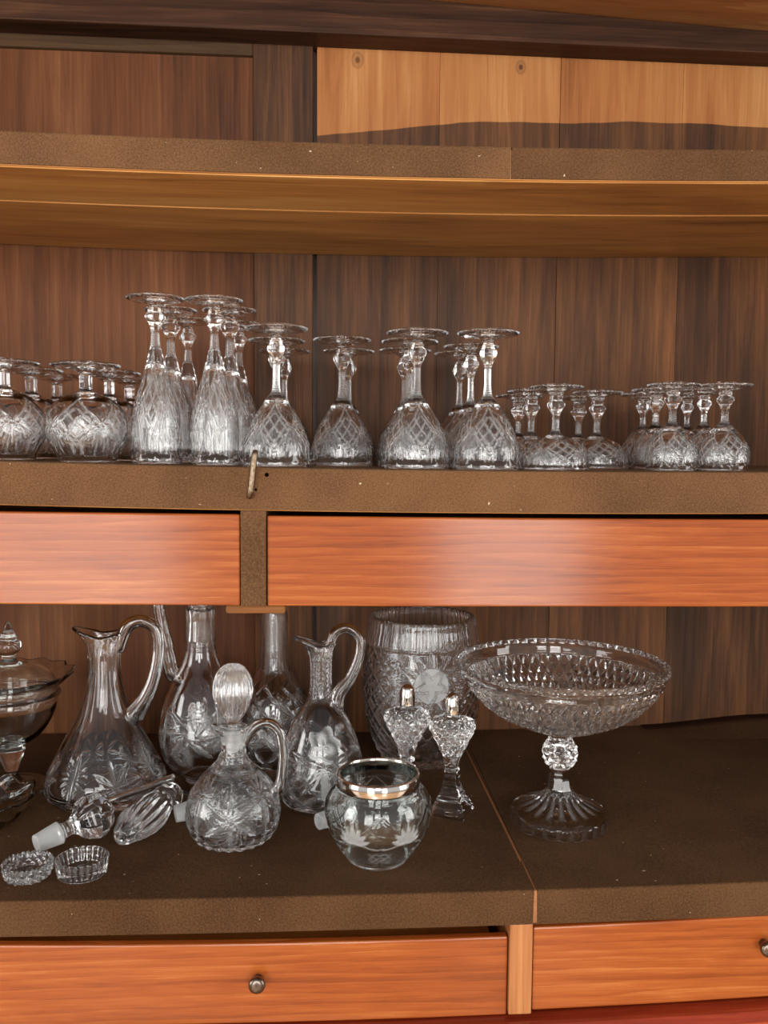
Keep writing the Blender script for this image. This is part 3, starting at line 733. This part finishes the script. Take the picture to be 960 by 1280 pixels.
def warp_ewer(V):
    x, y, z = V[..., 0], V[..., 1], V[..., 2]
    t = np.clip((z-(zt-.020))/.020, 0, 1); ang = np.arctan2(y, -x); w = np.exp(-(ang/.55)**2)
    k = 1+t**1.5*w*.95-t*.22*np.exp(-((np.abs(ang)-1.25)/.6)**2)
    return np.stack([x*k, y*k, z+t*w*.007-t*.003*np.exp(-((np.abs(ang)-1.4)/.6)**2)], -1)
lathe([('body', None, None)], body+[(body[-1][0]-.001, zt+.001)], [(body[-1][0]-.0022, zt)]+inner_from(body[::-1][1:-3], .0032, .009), M['crystal'], o.root, seg=192, step=.0011, cut=cut_ewer, warp=warp_ewer)
tube('handle', [o.pt(410, 822), o.pt(412, 808), o.pt(419, 791), o.pt(434, 785), o.pt(449, 797), o.pt(449, 820), o.pt(438, 847), o.pt(424, 866), o.pt(421, 882), o.pt(426, 893)], [.0035, .0045, .0052, .0052, .005, .005, .0055, .0072, .0075, .004], M['crystal'], o.root, flat=1.0, seg=24, kr=1.25)

# 5 cruet with ribbed stopper ------------------------------------------------
o = Spot('glass_cruet', 292, 1047, 'squat round cut glass cruet decanter with ribbed oval stopper and handle, front and centre', 'cruet')
oc = o
body = o.pr([(0, 1047), (34, 1047), (44, 1045), (53, 1036), (58, 1023), (59, 1010), (56.5, 996), (50, 983), (40, 970), (28, 958), (19, 947), (16, 936), (15.5, 922), (16.5, 914), (18, 909)])
body[0] = (0, 0); body[1] = (body[1][0], 0); body[2] = (body[2][0], .001); zt = body[-1][1]
def cut_cru(T, Zz, R):
    d = np.zeros_like(T); fr = np.zeros_like(T); zs = o.z(1004)
    for k in range(4):
        th = FRONT+.05+k*PI/2
        for a in range(6): d = np.maximum(d, leaf(T, Zz, R, th, zs, a*PI/3+.5, .036, .0055))
        s = ray_star(T, Zz, R, th, zs, .030, 24, 1.2, .4); d = np.maximum(d, s*.7); fr = np.maximum(fr, s*.5)
        c = disc(T, Zz, R, th, zs, .008); fr = np.maximum(fr, c*.25)
        s2 = ray_star(T, Zz, R, th+PI/4, o.z(980), .014, 12, 0, .4); d = np.maximum(d, s2*.8); fr = np.maximum(fr, s2*.4)
        d = np.maximum(d, leaf(T, Zz, R, th+PI/4, o.z(1035), PI/2, .05, .005))
    fl = band(Zz, -.01, o.z(1033), .004)*(.5-.5*np.cos(20*T)); d = np.maximum(d, fl*.8)
    nk = band(Zz, o.z(962), o.z(915), .003); d = np.maximum(d*(1-nk), nk*.5*(.5-.5*np.cos(8*T))+nk*.25*np.sin(Zz*2*PI/.008))
    return d*.002, np.maximum(fr*.8, d*.3)
def warp_cru(V):
    x, y, z = V[..., 0], V[..., 1], V[..., 2]
    t = np.clip((z-(zt-.010))/.010, 0, 1); ang = np.arctan2(y, -x); w = np.exp(-(ang/.5)**2); k = 1+t**1.5*w*.55
    return np.stack([x*k, y*k, z+t*w*.002], -1)
lathe([('body', None, None)], body+[(body[-1][0]-.001, zt+.0012)], [(.0112, zt+.0006)]+inner_from(body[::-1][1:-3], .0040, .009), M['crystal'], o.root, seg=192, step=.001, cut=cut_cru, warp=warp_cru)
tube('handle', [o.pt(306, 932), o.pt(310, 920), o.pt(320, 908), o.pt(335, 904), o.pt(349, 914), o.pt(354, 938), o.pt(353, 964), o.pt(349, 984), o.pt(341, 987)], [.003, .0045, .0048, .0048, .0046, .0046, .0048, .0058, .004], M['crystal'], o.root, flat=1.0, seg=22, kr=1.2)
z9 = o.z
st = [(0, z9(938)), (.0088, z9(938), 'c'), (.0098, z9(914)), (.0075, z9(908)), (.0072, z9(903)), (.0105, z9(897)), (.0165, z9(887)), (.0208, z9(874)), (.0224, z9(862)), (.0208, z9(849)), (.0160, z9(838)), (.0085, z9(831)), (0, z9(829))]
def cut_st(T, Zz, R):
    r = lines(T*22/(2*PI), .3)*band(Zz, z9(899), z9(832), .004); return r*.0026, np.where(Zz < z9(914), .8, r*.14)
lathe([('stopper', None, None)], st, None, M['crystal'], o.root, seg=176, step=.0011, cut=cut_st)

# 6 barrel vase --------------------------------------------------------------
o = Spot('glass_vase', 526, 946, 'large barrel shaped cut crystal vase with frosted medallion, standing at the back', 'vase')
ov = o
body = o.pr([(0, 946), (40, 946), (47, 945), (53, 938), (62, 918), (68, 900), (72, 878), (74, 852), (73, 825), (70.5, 797), (67, 780), (64, 768)])
body[0] = (0, 0); body[1] = (body[1][0], 0); body[2] = (body[2][0], .0006); zt = body[-1][1]
def cut_vase(T, Zz, R):
    d = np.zeros_like(T); fr = np.zeros_like(T); zm = o.z(838); zrim = o.z(800)
    top = np.clip((Zz-zrim)/.002, 0, 1); d = d+top*.9*(.5-.5*np.cos(52*T))
    step_ = np.exp(-((Zz-zrim)/.0018)**2); d = np.maximum(d, step_)
    # six upright panels, frames between
    P = 2*PI/6; u = wrap(T-FRONT, P)/(P/2)
    fr_ = np.clip(1-np.abs(np.abs(u)-.93)/.05, 0, 1)*(1-top)*(.6+.4*np.sin(Zz*2*PI/.0048)); d = np.maximum(d, fr_)
    q = T*18/(2*PI); lat = np.maximum(lines(q+Zz/.030, .13), lines(q-Zz/.030, .13)); q3 = T*36/(2*PI); fine_ = np.maximum(lines(q3+Zz/.015, .2), lines(q3-Zz/.015, .2))*(np.sin(q*PI+Zz*PI/.030) > 0)
    st = np.maximum(lat, .6*fine_)*(1-top)
    md = disc(T, Zz, R, FRONT+.06, zm, .0245)
    for k in range(6):
        th = FRONT+k*P
        if k: 
            s = ray_star(T, Zz, R, th, zm, .03, 16, 0, .45)
            d = np.maximum(d, s)
    cl = disc(T, Zz, R, FRONT+.06, zm, .050); st = st*(1-cl)
    for a in range(12): d = np.maximum(d, leaf(T, Zz, R, FRONT+.06, zm, a*PI/6, .052, .0055))
    d = np.maximum(d, st*.75)*(1-md); dxm = R*wrap(T-FRONT-.06); dzm = Zz-zm; rrm = np.hypot(dxm, dzm); fr = np.maximum(fr, md*(.62+.2*np.sin(rrm/.0032+1.5*np.sin(5*np.arctan2(dzm, dxm)))))
    lo = band(Zz, .001, o.z(932), .004); d = np.maximum(d, lo*np.maximum(lines(T*14/(2*PI)+Zz/.03, .25), lines(T*14/(2*PI)-Zz/.03, .25)))
    return d*.0022, np.maximum(fr*1.5, d*.10)
def warp_vase(V):
    x, y, z = V[..., 0], V[..., 1], V[..., 2]; a = np.arctan2(y, x); t = np.clip((z-zt+.006)/.006, 0, 1)
    return np.stack([x, y, z+t*.0012*np.abs(np.sin(26*a))-.0012*t], -1)
lathe([('body', None, None)], body+[(body[-1][0]-.003, zt+.0012)], [(body[-1][0]-.006, zt)]+inner_from(body[::-1][1:-3], .0068, .016), M['crystal'], o.root, seg=240, step=.0012, cut=cut_vase, warp=warp_vase)

# 7 salt and pepper shakers --------------------------------------------------
def shaker(px, py, dyp, label, rot):
    o = Spot('glass_shaker', px, py, label, 'shaker', group='pedestal shakers with silver caps')
    z = lambda y: o.z(y+dyp)
    R = [(0, 1016), (26, 1016), (29, 1014.5), (29, 1011), (23, 1001), (17, 990), (12.2, 978), (10, 965), (10, 953), (12.5, 943), (18, 932), (24.5, 919), (29.5, 908), (29, 903), (22, 898), (11, 894), (9, 891)]
    outer = [(h*o.s, max(0, z(y))) for h, y in R]; outer[0] = (0, 0); outer[1] = (outer[1][0], 0)
    zc = z(891)
    def section(T, Zz):
        k = np.clip((z(940)-Zz)/(z(940)-z(965)), 0, 1); g = gon(T-rot, 4, 1.0)*1.12
        return 1+(np.minimum(g, 1.12*1.18)-1)*k
    def cut(T, Zz, R_):
        q = T*10/(2*PI); g = band(Zz, z(945), z(896), .003); d = np.maximum(lines(q+Zz/.014, .28), lines(q-Zz/.014, .28))*g
        b = band(Zz, z(1012), z(950), .002)*(.5+.5*np.sin(Zz*2*PI/.008)); return d*.0018+b*.0008, d*.15
    lathe([('body', None, None)], outer+[(.004, zc+.001), (0, zc+.001)], None, M['crystal'], o.root, seg=160, step=.0011, cut=cut, section=section, flat=('body',))
    cp = [(0, zc-.002), (9.2*o.s, zc-.002, 'c'), (9.8*o.s, zc+.001), (9.8*o.s, z(884)), (9.4*o.s, z(877)), (7.4*o.s, z(870)), (4*o.s, z(866.5)), (0, z(865.5))]
    def ridge(T, Zz, R_): return .0002*(.5+.5*np.cos(T*30))*band(Zz, zc, z(886), .001), T*0
    lathe([('cap', None, None)], cp, None, M['silver'], o.root, seg=90, step=.001, cut=ridge)[0]['label'] = 'domed silver cap'
    return o
shaker(564, 1016, 0, 'cut glass pedestal shaker with domed silver cap, beside the compote and right of its twin', .35)
shaker(508, 1001, -11, 'cut glass pedestal shaker with domed silver cap, rising behind the silver rimmed jar', .1)

# 8 squat jar with silver rim ------------------------------------------------
o = Spot('glass_jar', 472, 1073, 'squat round cut glass jar with a shiny silver rim, foremost on the bottom shelf', 'jar')
oj = o
body = o.pr([(0, 1073), (28, 1073), (34, 1072), (42, 1064), (54, 1047), (62, 1031), (66, 1016), (66.5, 1004), (63, 992), (57, 984), (51, 978), (49.5, 973), (49.5, 966)])
body[0] = (0, 0); body[1] = (body[1][0], 0); body[2] = (body[2][0], .0006); zt = body[-1][1]
def cut_jar(T, Zz, R):
    d = np.zeros_like(T); fr = np.zeros_like(T); z1 = o.z(1022)
    n = 6; P = 2*PI/n; u = wrap(T-FRONT, P)/(P/2)
    for k in range(n):
        th = FRONT+P/2+k*P
        for a in range(7):
            an = PI/2+(a-3)*.42; l = leaf(T, Zz, R, th, z1-.008, an, .024-.002*abs(a-3), .0028); d = np.maximum(d, l); fr = np.maximum(fr, (l > .05)*.4)
        l = leaf(T, Zz, R, th-P/2, o.z(1060), PI/2, .034, .002); d = np.maximum(d, l)
    arc = np.clip(1-np.abs(Zz-(z1-.012+.010*(u**2)))/.0012, 0, 1); d = np.maximum(d, arc); fr = np.maximum(fr, arc*.3)
    pan = (np.abs(u) < .55)
    hb = np.maximum(lines(u*3+Zz/.008, .14), lines(u*3-Zz/.008, .14))*band(Zz, o.z(1058), z1-.016, .002)*pan; d = np.maximum(d, hb*.8); fr = np.maximum(fr, hb*.3)
    gr = lines(Zz/.0022, .25)*band(Zz, o.z(1060), z1-.018, .002)*(~pan); d = np.maximum(d, gr*.35)
    dia = np.clip(1-np.abs(np.abs(u)*.030+(Zz-z1-.004)*1.0-.020)/.0012, 0, 1)*(Zz > z1); d = np.maximum(d, dia)
    return d*.0016, np.clip(fr*1.6, 0, 1)
lathe([('body', None, None)], body+[(body[-1][0]-.0015, zt+.001)], [(body[-1][0]-.003, zt)]+inner_from(body[::-1][1:-3], .0032, .007), M['green'], o.root, seg=192, step=.001, cut=cut_jar)
zs0, zs1 = o.z(980.5), o.z(964.5); rr = 51.3*o.s
ring = [(rr-.0005, zs0), (rr, zs0+.001), (rr+.0004, (zs0+zs1)/2), (rr, zs1-.0012), (rr-.001, zs1), (rr-.0028, zs1), (rr-.0040, zs1-.0015), (rr-.0042, zs1-.004), (rr-.0036, zs1-.0045)]
def closed_ring(name, pts, mat, parent, seg=128):
    P = np.array(pts); n = len(P); th = np.linspace(0, 2*PI, seg, endpoint=False)
    V = np.stack([np.outer(P[:, 0], np.cos(th)), np.outer(P[:, 0], np.sin(th)), np.repeat(P[:, 1:], seg, 1)], -1).reshape(-1, 3); Fc = []
    for i in range(n):
        k = (i+1) % n
        for j in range(seg): Fc.append((i*seg+j, i*seg+(j+1) % seg, k*seg+(j+1) % seg, k*seg+j))
    return mesh_obj(name, V, Fc, mat, parent)
closed_ring('silver_rim', ring, M['silver'], o.root)['label'] = 'polished silver rim'

# 9 big compote --------------------------------------------------------------
o = Spot('glass_compote', 698, 1027, 'wide diamond cut glass compote bowl on a pedestal foot, right half of the bottom shelf', 'compote')
ok = o
rows = [(0, 1027), (57, 1027), (60, 1026), (61, 1022), (60.5, 1014, 'c'), (57, 1010, 'c'), (40, 1003.5), (26, 996), (18, 987), (14, 977), (12.5, 967), (13, 958), (17, 955, 'c'), (22.5, 947, 'c'), (22.5, 933, 'c'), (16, 925, 'c'), (13.5, 919), (16, 913), (39, 908), (64, 899), (88, 886), (107, 869), (119, 853), (124, 845), (125, 836), (128, 832), (128.5, 826)]
body = o.pr(rows); body[0] = (0, 0); body[1] = (body[1][0], 0); body[2] = (body[2][0], .001); zt = body[-1][1]
def cut_com(T, Zz, R):
    d = np.zeros_like(T)
    bz = band(Zz, o.z(906), o.z(846), .002); q = T*54/(2*PI)
    # pyramids: raised diamonds between crossing grooves, sized with the bowl
    arc = np.sqrt(np.clip((Zz-o.z(909))/(o.z(846)-o.z(909)), 0, 1)); k = arc*5.0
    dia = np.maximum(np.abs(((q+k) % 1)-.5), np.abs(((q-k) % 1)-.5))*2
    d = bz*dia*1.2
    rim = band(Zz, o.z(833), 1, .001); d = np.maximum(d, rim*.9*(.5-.5*np.cos(60*T)))
    kn = band(Zz, o.z(953), o.z(927), .0015); q2 = T*10/(2*PI); kz = (Zz-o.z(940))/.012
    d = np.maximum(d, kn*np.maximum(np.abs(((q2+kz) % 1)-.5), np.abs(((q2-kz) % 1)-.5))*1.4)
    ft = band(Zz, o.z(1011), o.z(986), .001); d = np.maximum(d, ft*lines(T*18/(2*PI), .3)*np.clip((R-.016)/.01, 0, 1)*np.clip((.047-R)/.008, 0, 1)*.9)
    sd = band(Zz, -.001, o.z(1013), .001)*(R > .05); d = np.maximum(d, sd*.55*lines(T*24/(2*PI), .3))
    return d*.0032, d*.10+.25*np.clip(ft*d, 0, 1)
def sec_com(T, Zz):
    s = band(Zz, o.z(987), o.z(953), .002); return 1+(gon(T, 8, 1)-1)*s
inn = [(124.5*o.s, o.z(826.5)), (122*o.s, o.z(833)), (118*o.s, o.z(846)), (112*o.s, o.z(857)), (99*o.s, o.z(871)), (82*o.s, o.z(885)), (62*o.s, o.z(895)), (40*o.s, o.z(901)), (0, o.z(903))]
def warp_com(V):
    x, y, z = V[..., 0], V[..., 1], V[..., 2]; a = np.arctan2(y, x); t = np.clip((z-zt+.007)/.007, 0, 1)
    return np.stack([x, y, z+t*.0022*np.abs(np.sin(30*a))-.0016*t], -1)
lathe([('foot', 9, None), ('stem', 16, None), ('bowl', None, None)], body+[(127*o.s, zt+.0012)], inn, M['crystal'], o.root, seg=432, step=.0012, cut=cut_com, section=sec_com, warp=warp_com, flat=('stem', 'bowl'))

# 10 lidded compote at the left edge ----------------------------------------
o = Spot('covered_compote', 15, 986, 'plain clear glass candy dish with domed lid and pointed finial, at the left photo edge', 'candy dish')
rows = [(0, 986), (40, 986), (44, 985), (44, 983.5), (30, 981), (14, 976), (9, 971), (7.5, 964), (8.5, 960), (12, 950), (15.5, 940), (16.5, 935), (14, 932), (20, 929), (34, 920), (46, 905), (54, 888), (57, 874), (60.5, 868, 'c'), (58.5, 864), (59, 860), (62, 856), (68, 850), (76, 842)]
body = o.pr(rows); body[0] = (0, 0); body[1] = (body[1][0], 0); zt = body[-1][1]
inn = [(75*o.s, zt+.001), (66*o.s, o.z(848.5)), (58.5*o.s, o.z(855)), (56*o.s, o.z(864)), (55*o.s, o.z(874)), (51*o.s, o.z(889)), (43*o.s, o.z(904)), (31*o.s, o.z(917)), (14*o.s, o.z(925)), (0, o.z(926))]
def warp_can(V):
    x, y, z = V[..., 0], V[..., 1], V[..., 2]; r = np.hypot(x, y); a = np.arctan2(y, x); t = np.clip((r-62*o.s)/(14*o.s), 0, 1)*(z > o.z(862))
    k = 1+t*.035*np.cos(14*a); return np.stack([x*k, y*k, z+t*.0012*np.cos(14*a)], -1)
lathe([('foot', 7, None), ('stem', 12, None), ('bowl', None, None)], body, inn, M['plain'], o.root, seg=168, step=.0015, warp=warp_can)
zl = o.z
lid_o = [(0, zl(777)), (2.2*o.s, zl(778.5)), (4*o.s, zl(783)), (6.5*o.s, zl(790)), (10.5*o.s, zl(796)), (9*o.s, zl(799)), (13.5*o.s, zl(802)), (15*o.s, zl(808)), (12.5*o.s, zl(815)), (8.5*o.s, zl(819)), (8*o.s, zl(823)), (12*o.s, zl(828)), (24*o.s, zl(831)), (38*o.s, zl(837)), (48*o.s, zl(844)), (54*o.s, zl(852)), (54.5*o.s, zl(861)), (52.5*o.s, zl(861))]
lid_i = [(52*o.s, zl(860)), (51*o.s, zl(853)), (45.5*o.s, zl(846)), (36*o.s, zl(840)), (22*o.s, zl(834)), (0, zl(832))]
V, fr, io, no = lathe_arrays(lid_o, lid_i, seg=120, step=.0012)
fl_ = signed_volume(V) < 0
lid = lathe_part('lid', V, fr, io[10], len(V)-1, M['plain'], o.root, fl_); lathe_part('finial', V, fr, 0, io[10], M['plain'], lid, fl_)

# 11 leaf dish in front of it ------------------------------------------------
o = Spot('glass_dish', -22, 1035, 'shallow ribbed glass dish cut off by the left photo edge, before the candy dish', 'dish')
body = o.pr([(0, 1035), (22, 1035), (28, 1033), (44, 1022), (56, 1008), (64, 995)]); body[0] = (0, 0); body[1] = (body[1][0], 0); zt = body[-1][1]
inn = [(62*o.s, zt+.0006), (53*o.s, o.z(1009.5)), (41*o.s, o.z(1022)), (26*o.s, o.z(1030)), (0, o.z(1031.5))]
def cut_dish(T, Zz, R): return .0012*lines(T*9/(2*PI)+2.2*Zz/.04, .3)*np.clip((Zz-.003)/.004, 0, 1), T*0
def warp_dish(V):
    x, y, z = V[..., 0], V[..., 1], V[..., 2]; r = np.hypot(x, y); a = np.arctan2(y, x); t = np.clip((r-35*o.s)/(28*o.s), 0, 1)
    k = 1+t*.05*np.cos(9*a); return np.stack([x*k, y*k, z+t*.0025*np.cos(9*a)], -1)
lathe([('bowl', None, None)], body, inn, M['green'], o.root, seg=168, step=.0013, cut=cut_dish, warp=warp_dish)

# 12 loose stoppers lying on the felt ---------------------------------------
def lying(name, p_from, p_to, r_contact, outer, inner, label, cat, mat, cut=None, section=None, parts=None, seg=96, group=None, z_lift=(0, 0)):
    """a turned piece lying on the shelf: image points of the two ends of its axis and their radii (height of the axis)"""
    ra, rb = r_contact
    zA, zB = ZL+ra, ZL+rb
    A = at_z(p_from[0], p_from[1], zA); B = at_z(p_to[0], p_to[1], zB)
    zo = B_low(A[0])+.0006; A = A+[0, 0, zo]; B = B+[0, 0, zo]
    ax = (B-A); ln = np.linalg.norm(ax); ax /= ln
    root = empty(name, (A[0], A[1], ZL+zo)); tag(root, label, cat, group)
    up = np.array([0, 0, 1.0]); sx = np.cross(up, ax); sx /= np.linalg.norm(sx); sy = np.cross(ax, sx)
    O = [(r, z*ln)+tuple(e) for r, z, *e in outer]; I = [(r, z*ln)+tuple(e) for r, z, *e in inner] if inner else None
    V, fr, io, no = lathe_arrays(O, I, seg=seg, step=.001, cut=(lambda T, Zz, R: cut(T, Zz/ln, R)) if cut else None, section=(lambda T, Zz: section(T, Zz/ln)) if section else None)
    flip = signed_volume(V) < 0
    W = V[..., :1]*sx+V[..., 1:2]*sy+V[..., 2:]*ax+(A-np.array(root.location))
    W[..., 2] = np.maximum(W[..., 2], .0002)
    r0 = 0
    for nm, ci in parts:
        r1 = len(W)-1 if ci is None else io[ci]
        lathe_part(nm, W, fr, r0, r1, mat, root, flip); r0 = r1
    return root
def cut_ball(T, t, R):
    return T*0, np.where(t < .30, .75, 0)
def sec_ball(T, t):
    k = np.clip((t-.30)/.06, 0, 1); return 1+(gon(T+(t > .72)*.39, 8, 1.0)-1)*k
lying('glass_stopper', (45, 1056), (140, 1010), (.0105, .025),
      [(0, 0), (.0095, 0, 'c'), (.0125, .30, 'c'), (.0095, .33), (.0085, .42), (.012, .50), (.0225, .60), (.0262, .72), (.0235, .86), (.012, .96), (0, .98)], None,
      'clear glass stopper with faceted ball head and frosted peg, lying before the conical jug', 'stopper', M['crystal'], cut_ball, sec_ball, [('peg', 2), ('head', None)], group='loose stoppers on the bottom shelf')
def cut_tear(T, t, R): return .0017*lines(T*14/(2*PI)+t*.9, .5)*band(t, .05, .74, .05), T*0
lying('glass_stopper', (150, 1047), (217, 990), (.010, .016),
      [(0, .0), (.0075, .0), (.012, .05), (.0195, .2), (.0232, .38), (.0225, .55), (.0165, .72), (.0125, .80), (.0155, .86), (.0165, .93), (.012, 1.0), (0, 1.01)], None,
      'ribbed teardrop glass stopper lying right of the faceted ball stopper', 'stopper', M['crystal'], cut_tear, None, [('head', 6), ('collar', None)], group='loose stoppers on the bottom shelf')
pA = at_z(140, 1000, ZL+.036); pB = at_z(216, 972, ZL+.050)
rt = empty('glass_rod', (pA[0], pA[1], ZL)); tag(rt, 'thin clear glass stirring rod leaning against the conical jug over the ribbed stopper', 'rod')
q = np.array([pA[0], pA[1], ZL])
tube('rod', [np.array([pA[0]-.012, pA[1], pA[2]-.008])-q, pA-q, (pA+pB)/2-q, pB-q], [.0038, .0036, .0036, .0044], M['plain'], rt, seg=18, side=(0, 0, 1))
def cut_peg(T, t, R): return T*0, np.where(t < .42, .8, 0)
def peg_stopper(a, b, label, hollow=False):
    outer = [(0, 0), (.0098, 0, 'c'), (.0118, .42, 'c'), (.0085, .46), (.008, .55), (.013, .64), (.0185, .76), (.0175, .9), (.009, .99), (0, 1.0)]
    if hollow: outer = [(0, .12), (.0052, .12, 'c'), (.0058, .0, 'c'), (.0092, 0, 'c'), (.0104, .42, 'c'), (.008, .46), (.0075, .55), (.0085, .64), (.0098, .76), (.0092, .9), (.006, .99), (0, 1.0)]
    k = 4 if hollow else 2
    lying('glass_stopper', a, b, (.0105, .0105 if hollow else .0155), outer, None, label, 'stopper', M['crystal'], cut_peg, lambda T, t: 1+(gon(T, 8, 1)-1)*np.clip((t-.6)/.1, 0, 1), [('peg', k), ('head', None)], group='loose stoppers on the bottom shelf')
peg_stopper((219, 1017), (284, 1001), 'frosted glass stopper peg poking out left of the round cruet from behind it')
peg_stopper((398, 1026), (444, 1012), 'hollow ended glass stopper peg poking out from behind the silver rimmed jar', True)

# 13 oval salt cellars -------------------------------------------------------
def salt(px, py, half, y_top, label, rot, cutf, wave, nw, ratio=.92):
    o = Spot('salt_cellar', px, py, label, 'salt cellar', group='oval glass salt cellars')
    h = o.z(y_top); r = half*o.s
    outer = [(0, 0), (r*.80, 0), (r*.88, .0012), (r*.93, h*.3), (r*.98, h*.75), (r, h-.001), (r*.97, h)]
    inner = [(r*.92, h), (r*.86, h-.0012), (r*.80, h*.6), (r*.70, .0085), (r*.5, .007), (0, .007)]
    def warp(V):
        x, y, z = V[..., 0], V[..., 1], V[..., 2]; a = np.arctan2(y, x); t = np.clip((z-h+.003)/.003, 0, 1)
        z = z+t*wave*(np.abs(np.sin(nw/2*a))-.6); y = y*ratio
        c, s = math.cos(rot), math.sin(rot); return np.stack([x*c-y*s, x*s+y*c, z], -1)
    lathe([('bowl', None, None)], outer, inner, M['crystal'], o.root, seg=192, step=.0009, cut=lambda T, Zz, R: cutf(T, Zz, R, h, r), warp=warp)
def salt_rib(T, Zz, R, h, r): q = (.5-.5*np.cos(26*T))*(R > r*.7)*np.clip(Zz/.002, 0, 1); return .0022*q, .2*q
def salt_dia(T, Zz, R, h, r):
    q = T*16/(2*PI); k = Zz/.011; d = np.maximum(np.abs(((q+k) % 1)-.5), np.abs(((q-k) % 1)-.5))*2*(R > r*.7); return .0026*d, .25*d
salt(103, 1093, 33, 1070, 'oval ribbed glass salt cellar, right one of the small pair at the shelf front', .25, salt_rib, .0016, 26)
salt(35, 1096, 32, 1076, 'oval diamond cut glass salt cellar with saw edge, left one of the small pair', .30, salt_dia, .0026, 30)

# ------------------------------------------------------------------ light
w = bpy.data.worlds.new('World'); scene.world = w; w.use_nodes = True
nt = w.node_tree; bg = nt.nodes['Background']                  # a pale room around: brightest at the height of its walls
tcw = nt.nodes.new('ShaderNodeTexCoord'); sp = nt.nodes.new('ShaderNodeSeparateXYZ'); nt.links.new(tcw.outputs['Generated'], sp.inputs[0])
mr_ = math_n(nt, 'MULTIPLY_ADD', sp.outputs[2], .5, .5)
rw = ramp(nt, [(.15, (.30, .27, .24, 1)), (.42, (.95, .95, .95, 1)), (.66, (1, 1, 1, 1)), (.85, (.40, .40, .42, 1))]); nt.links.new(mr_, rw.inputs[0]); nt.links.new(rw.outputs[0], bg.inputs[0])
bg.inputs[1].default_value = .45
def area_light(name, x, z, y, sx, sz, power, col=(1, .97, .93)):
    l = bpy.data.lights.new(name, 'AREA'); l.shape = 'RECTANGLE'; l.size = sx; l.size_y = sz; l.energy = power; l.color = col
    o = bpy.data.objects.new(name, l); COL.objects.link(o); o.location = (x, y, z); o.rotation_euler = (PI/2, 0, 0); return o
area_light('window_light', -1.40, 1.25, -2.6, 1.2, 2.2, 50)
area_light('window_light', -.15, 2.05, -2.6, .8, 1.1, 22)
area_light('window_light', .95, 1.30, -2.6, .75, 2.0, 34)
for sx_ in (-1, 1):
    o = area_light('side_glint_light', sx_*3.3, 1.5, -.55, 1.3, 2.0, 46); o.rotation_euler = (PI/2, 0, -sx_*PI/2*-1)  # added area lamps either side, put in for bright streaks on the glass edges
sl = bpy.data.lights.new('sun_patch_light', 'SPOT'); sl.energy = 900; sl.spot_size = math.radians(32); sl.spot_blend = .15; sl.shadow_soft_size = .1; sl.color = (1, .93, .82)
so = bpy.data.objects.new('sun_patch_light', sl); COL.objects.link(so); so.location = (-1.2, -4.2, 4.0)
so.rotation_euler = (Vector((.1, -.75, 0))-Vector(so.location)).to_track_quat('-Z', 'Y').to_euler()
scene.view_settings.view_transform = 'Standard'; scene.view_settings.look = 'None'
scene.view_settings.gamma = 1; scene.view_settings.use_curve_mapping = False; scene.view_settings.exposure = 0.35
scene.cycles.max_bounces = 24; scene.cycles.transmission_bounces = 24; scene.cycles.glossy_bounces = 8; scene.cycles.diffuse_bounces = 4
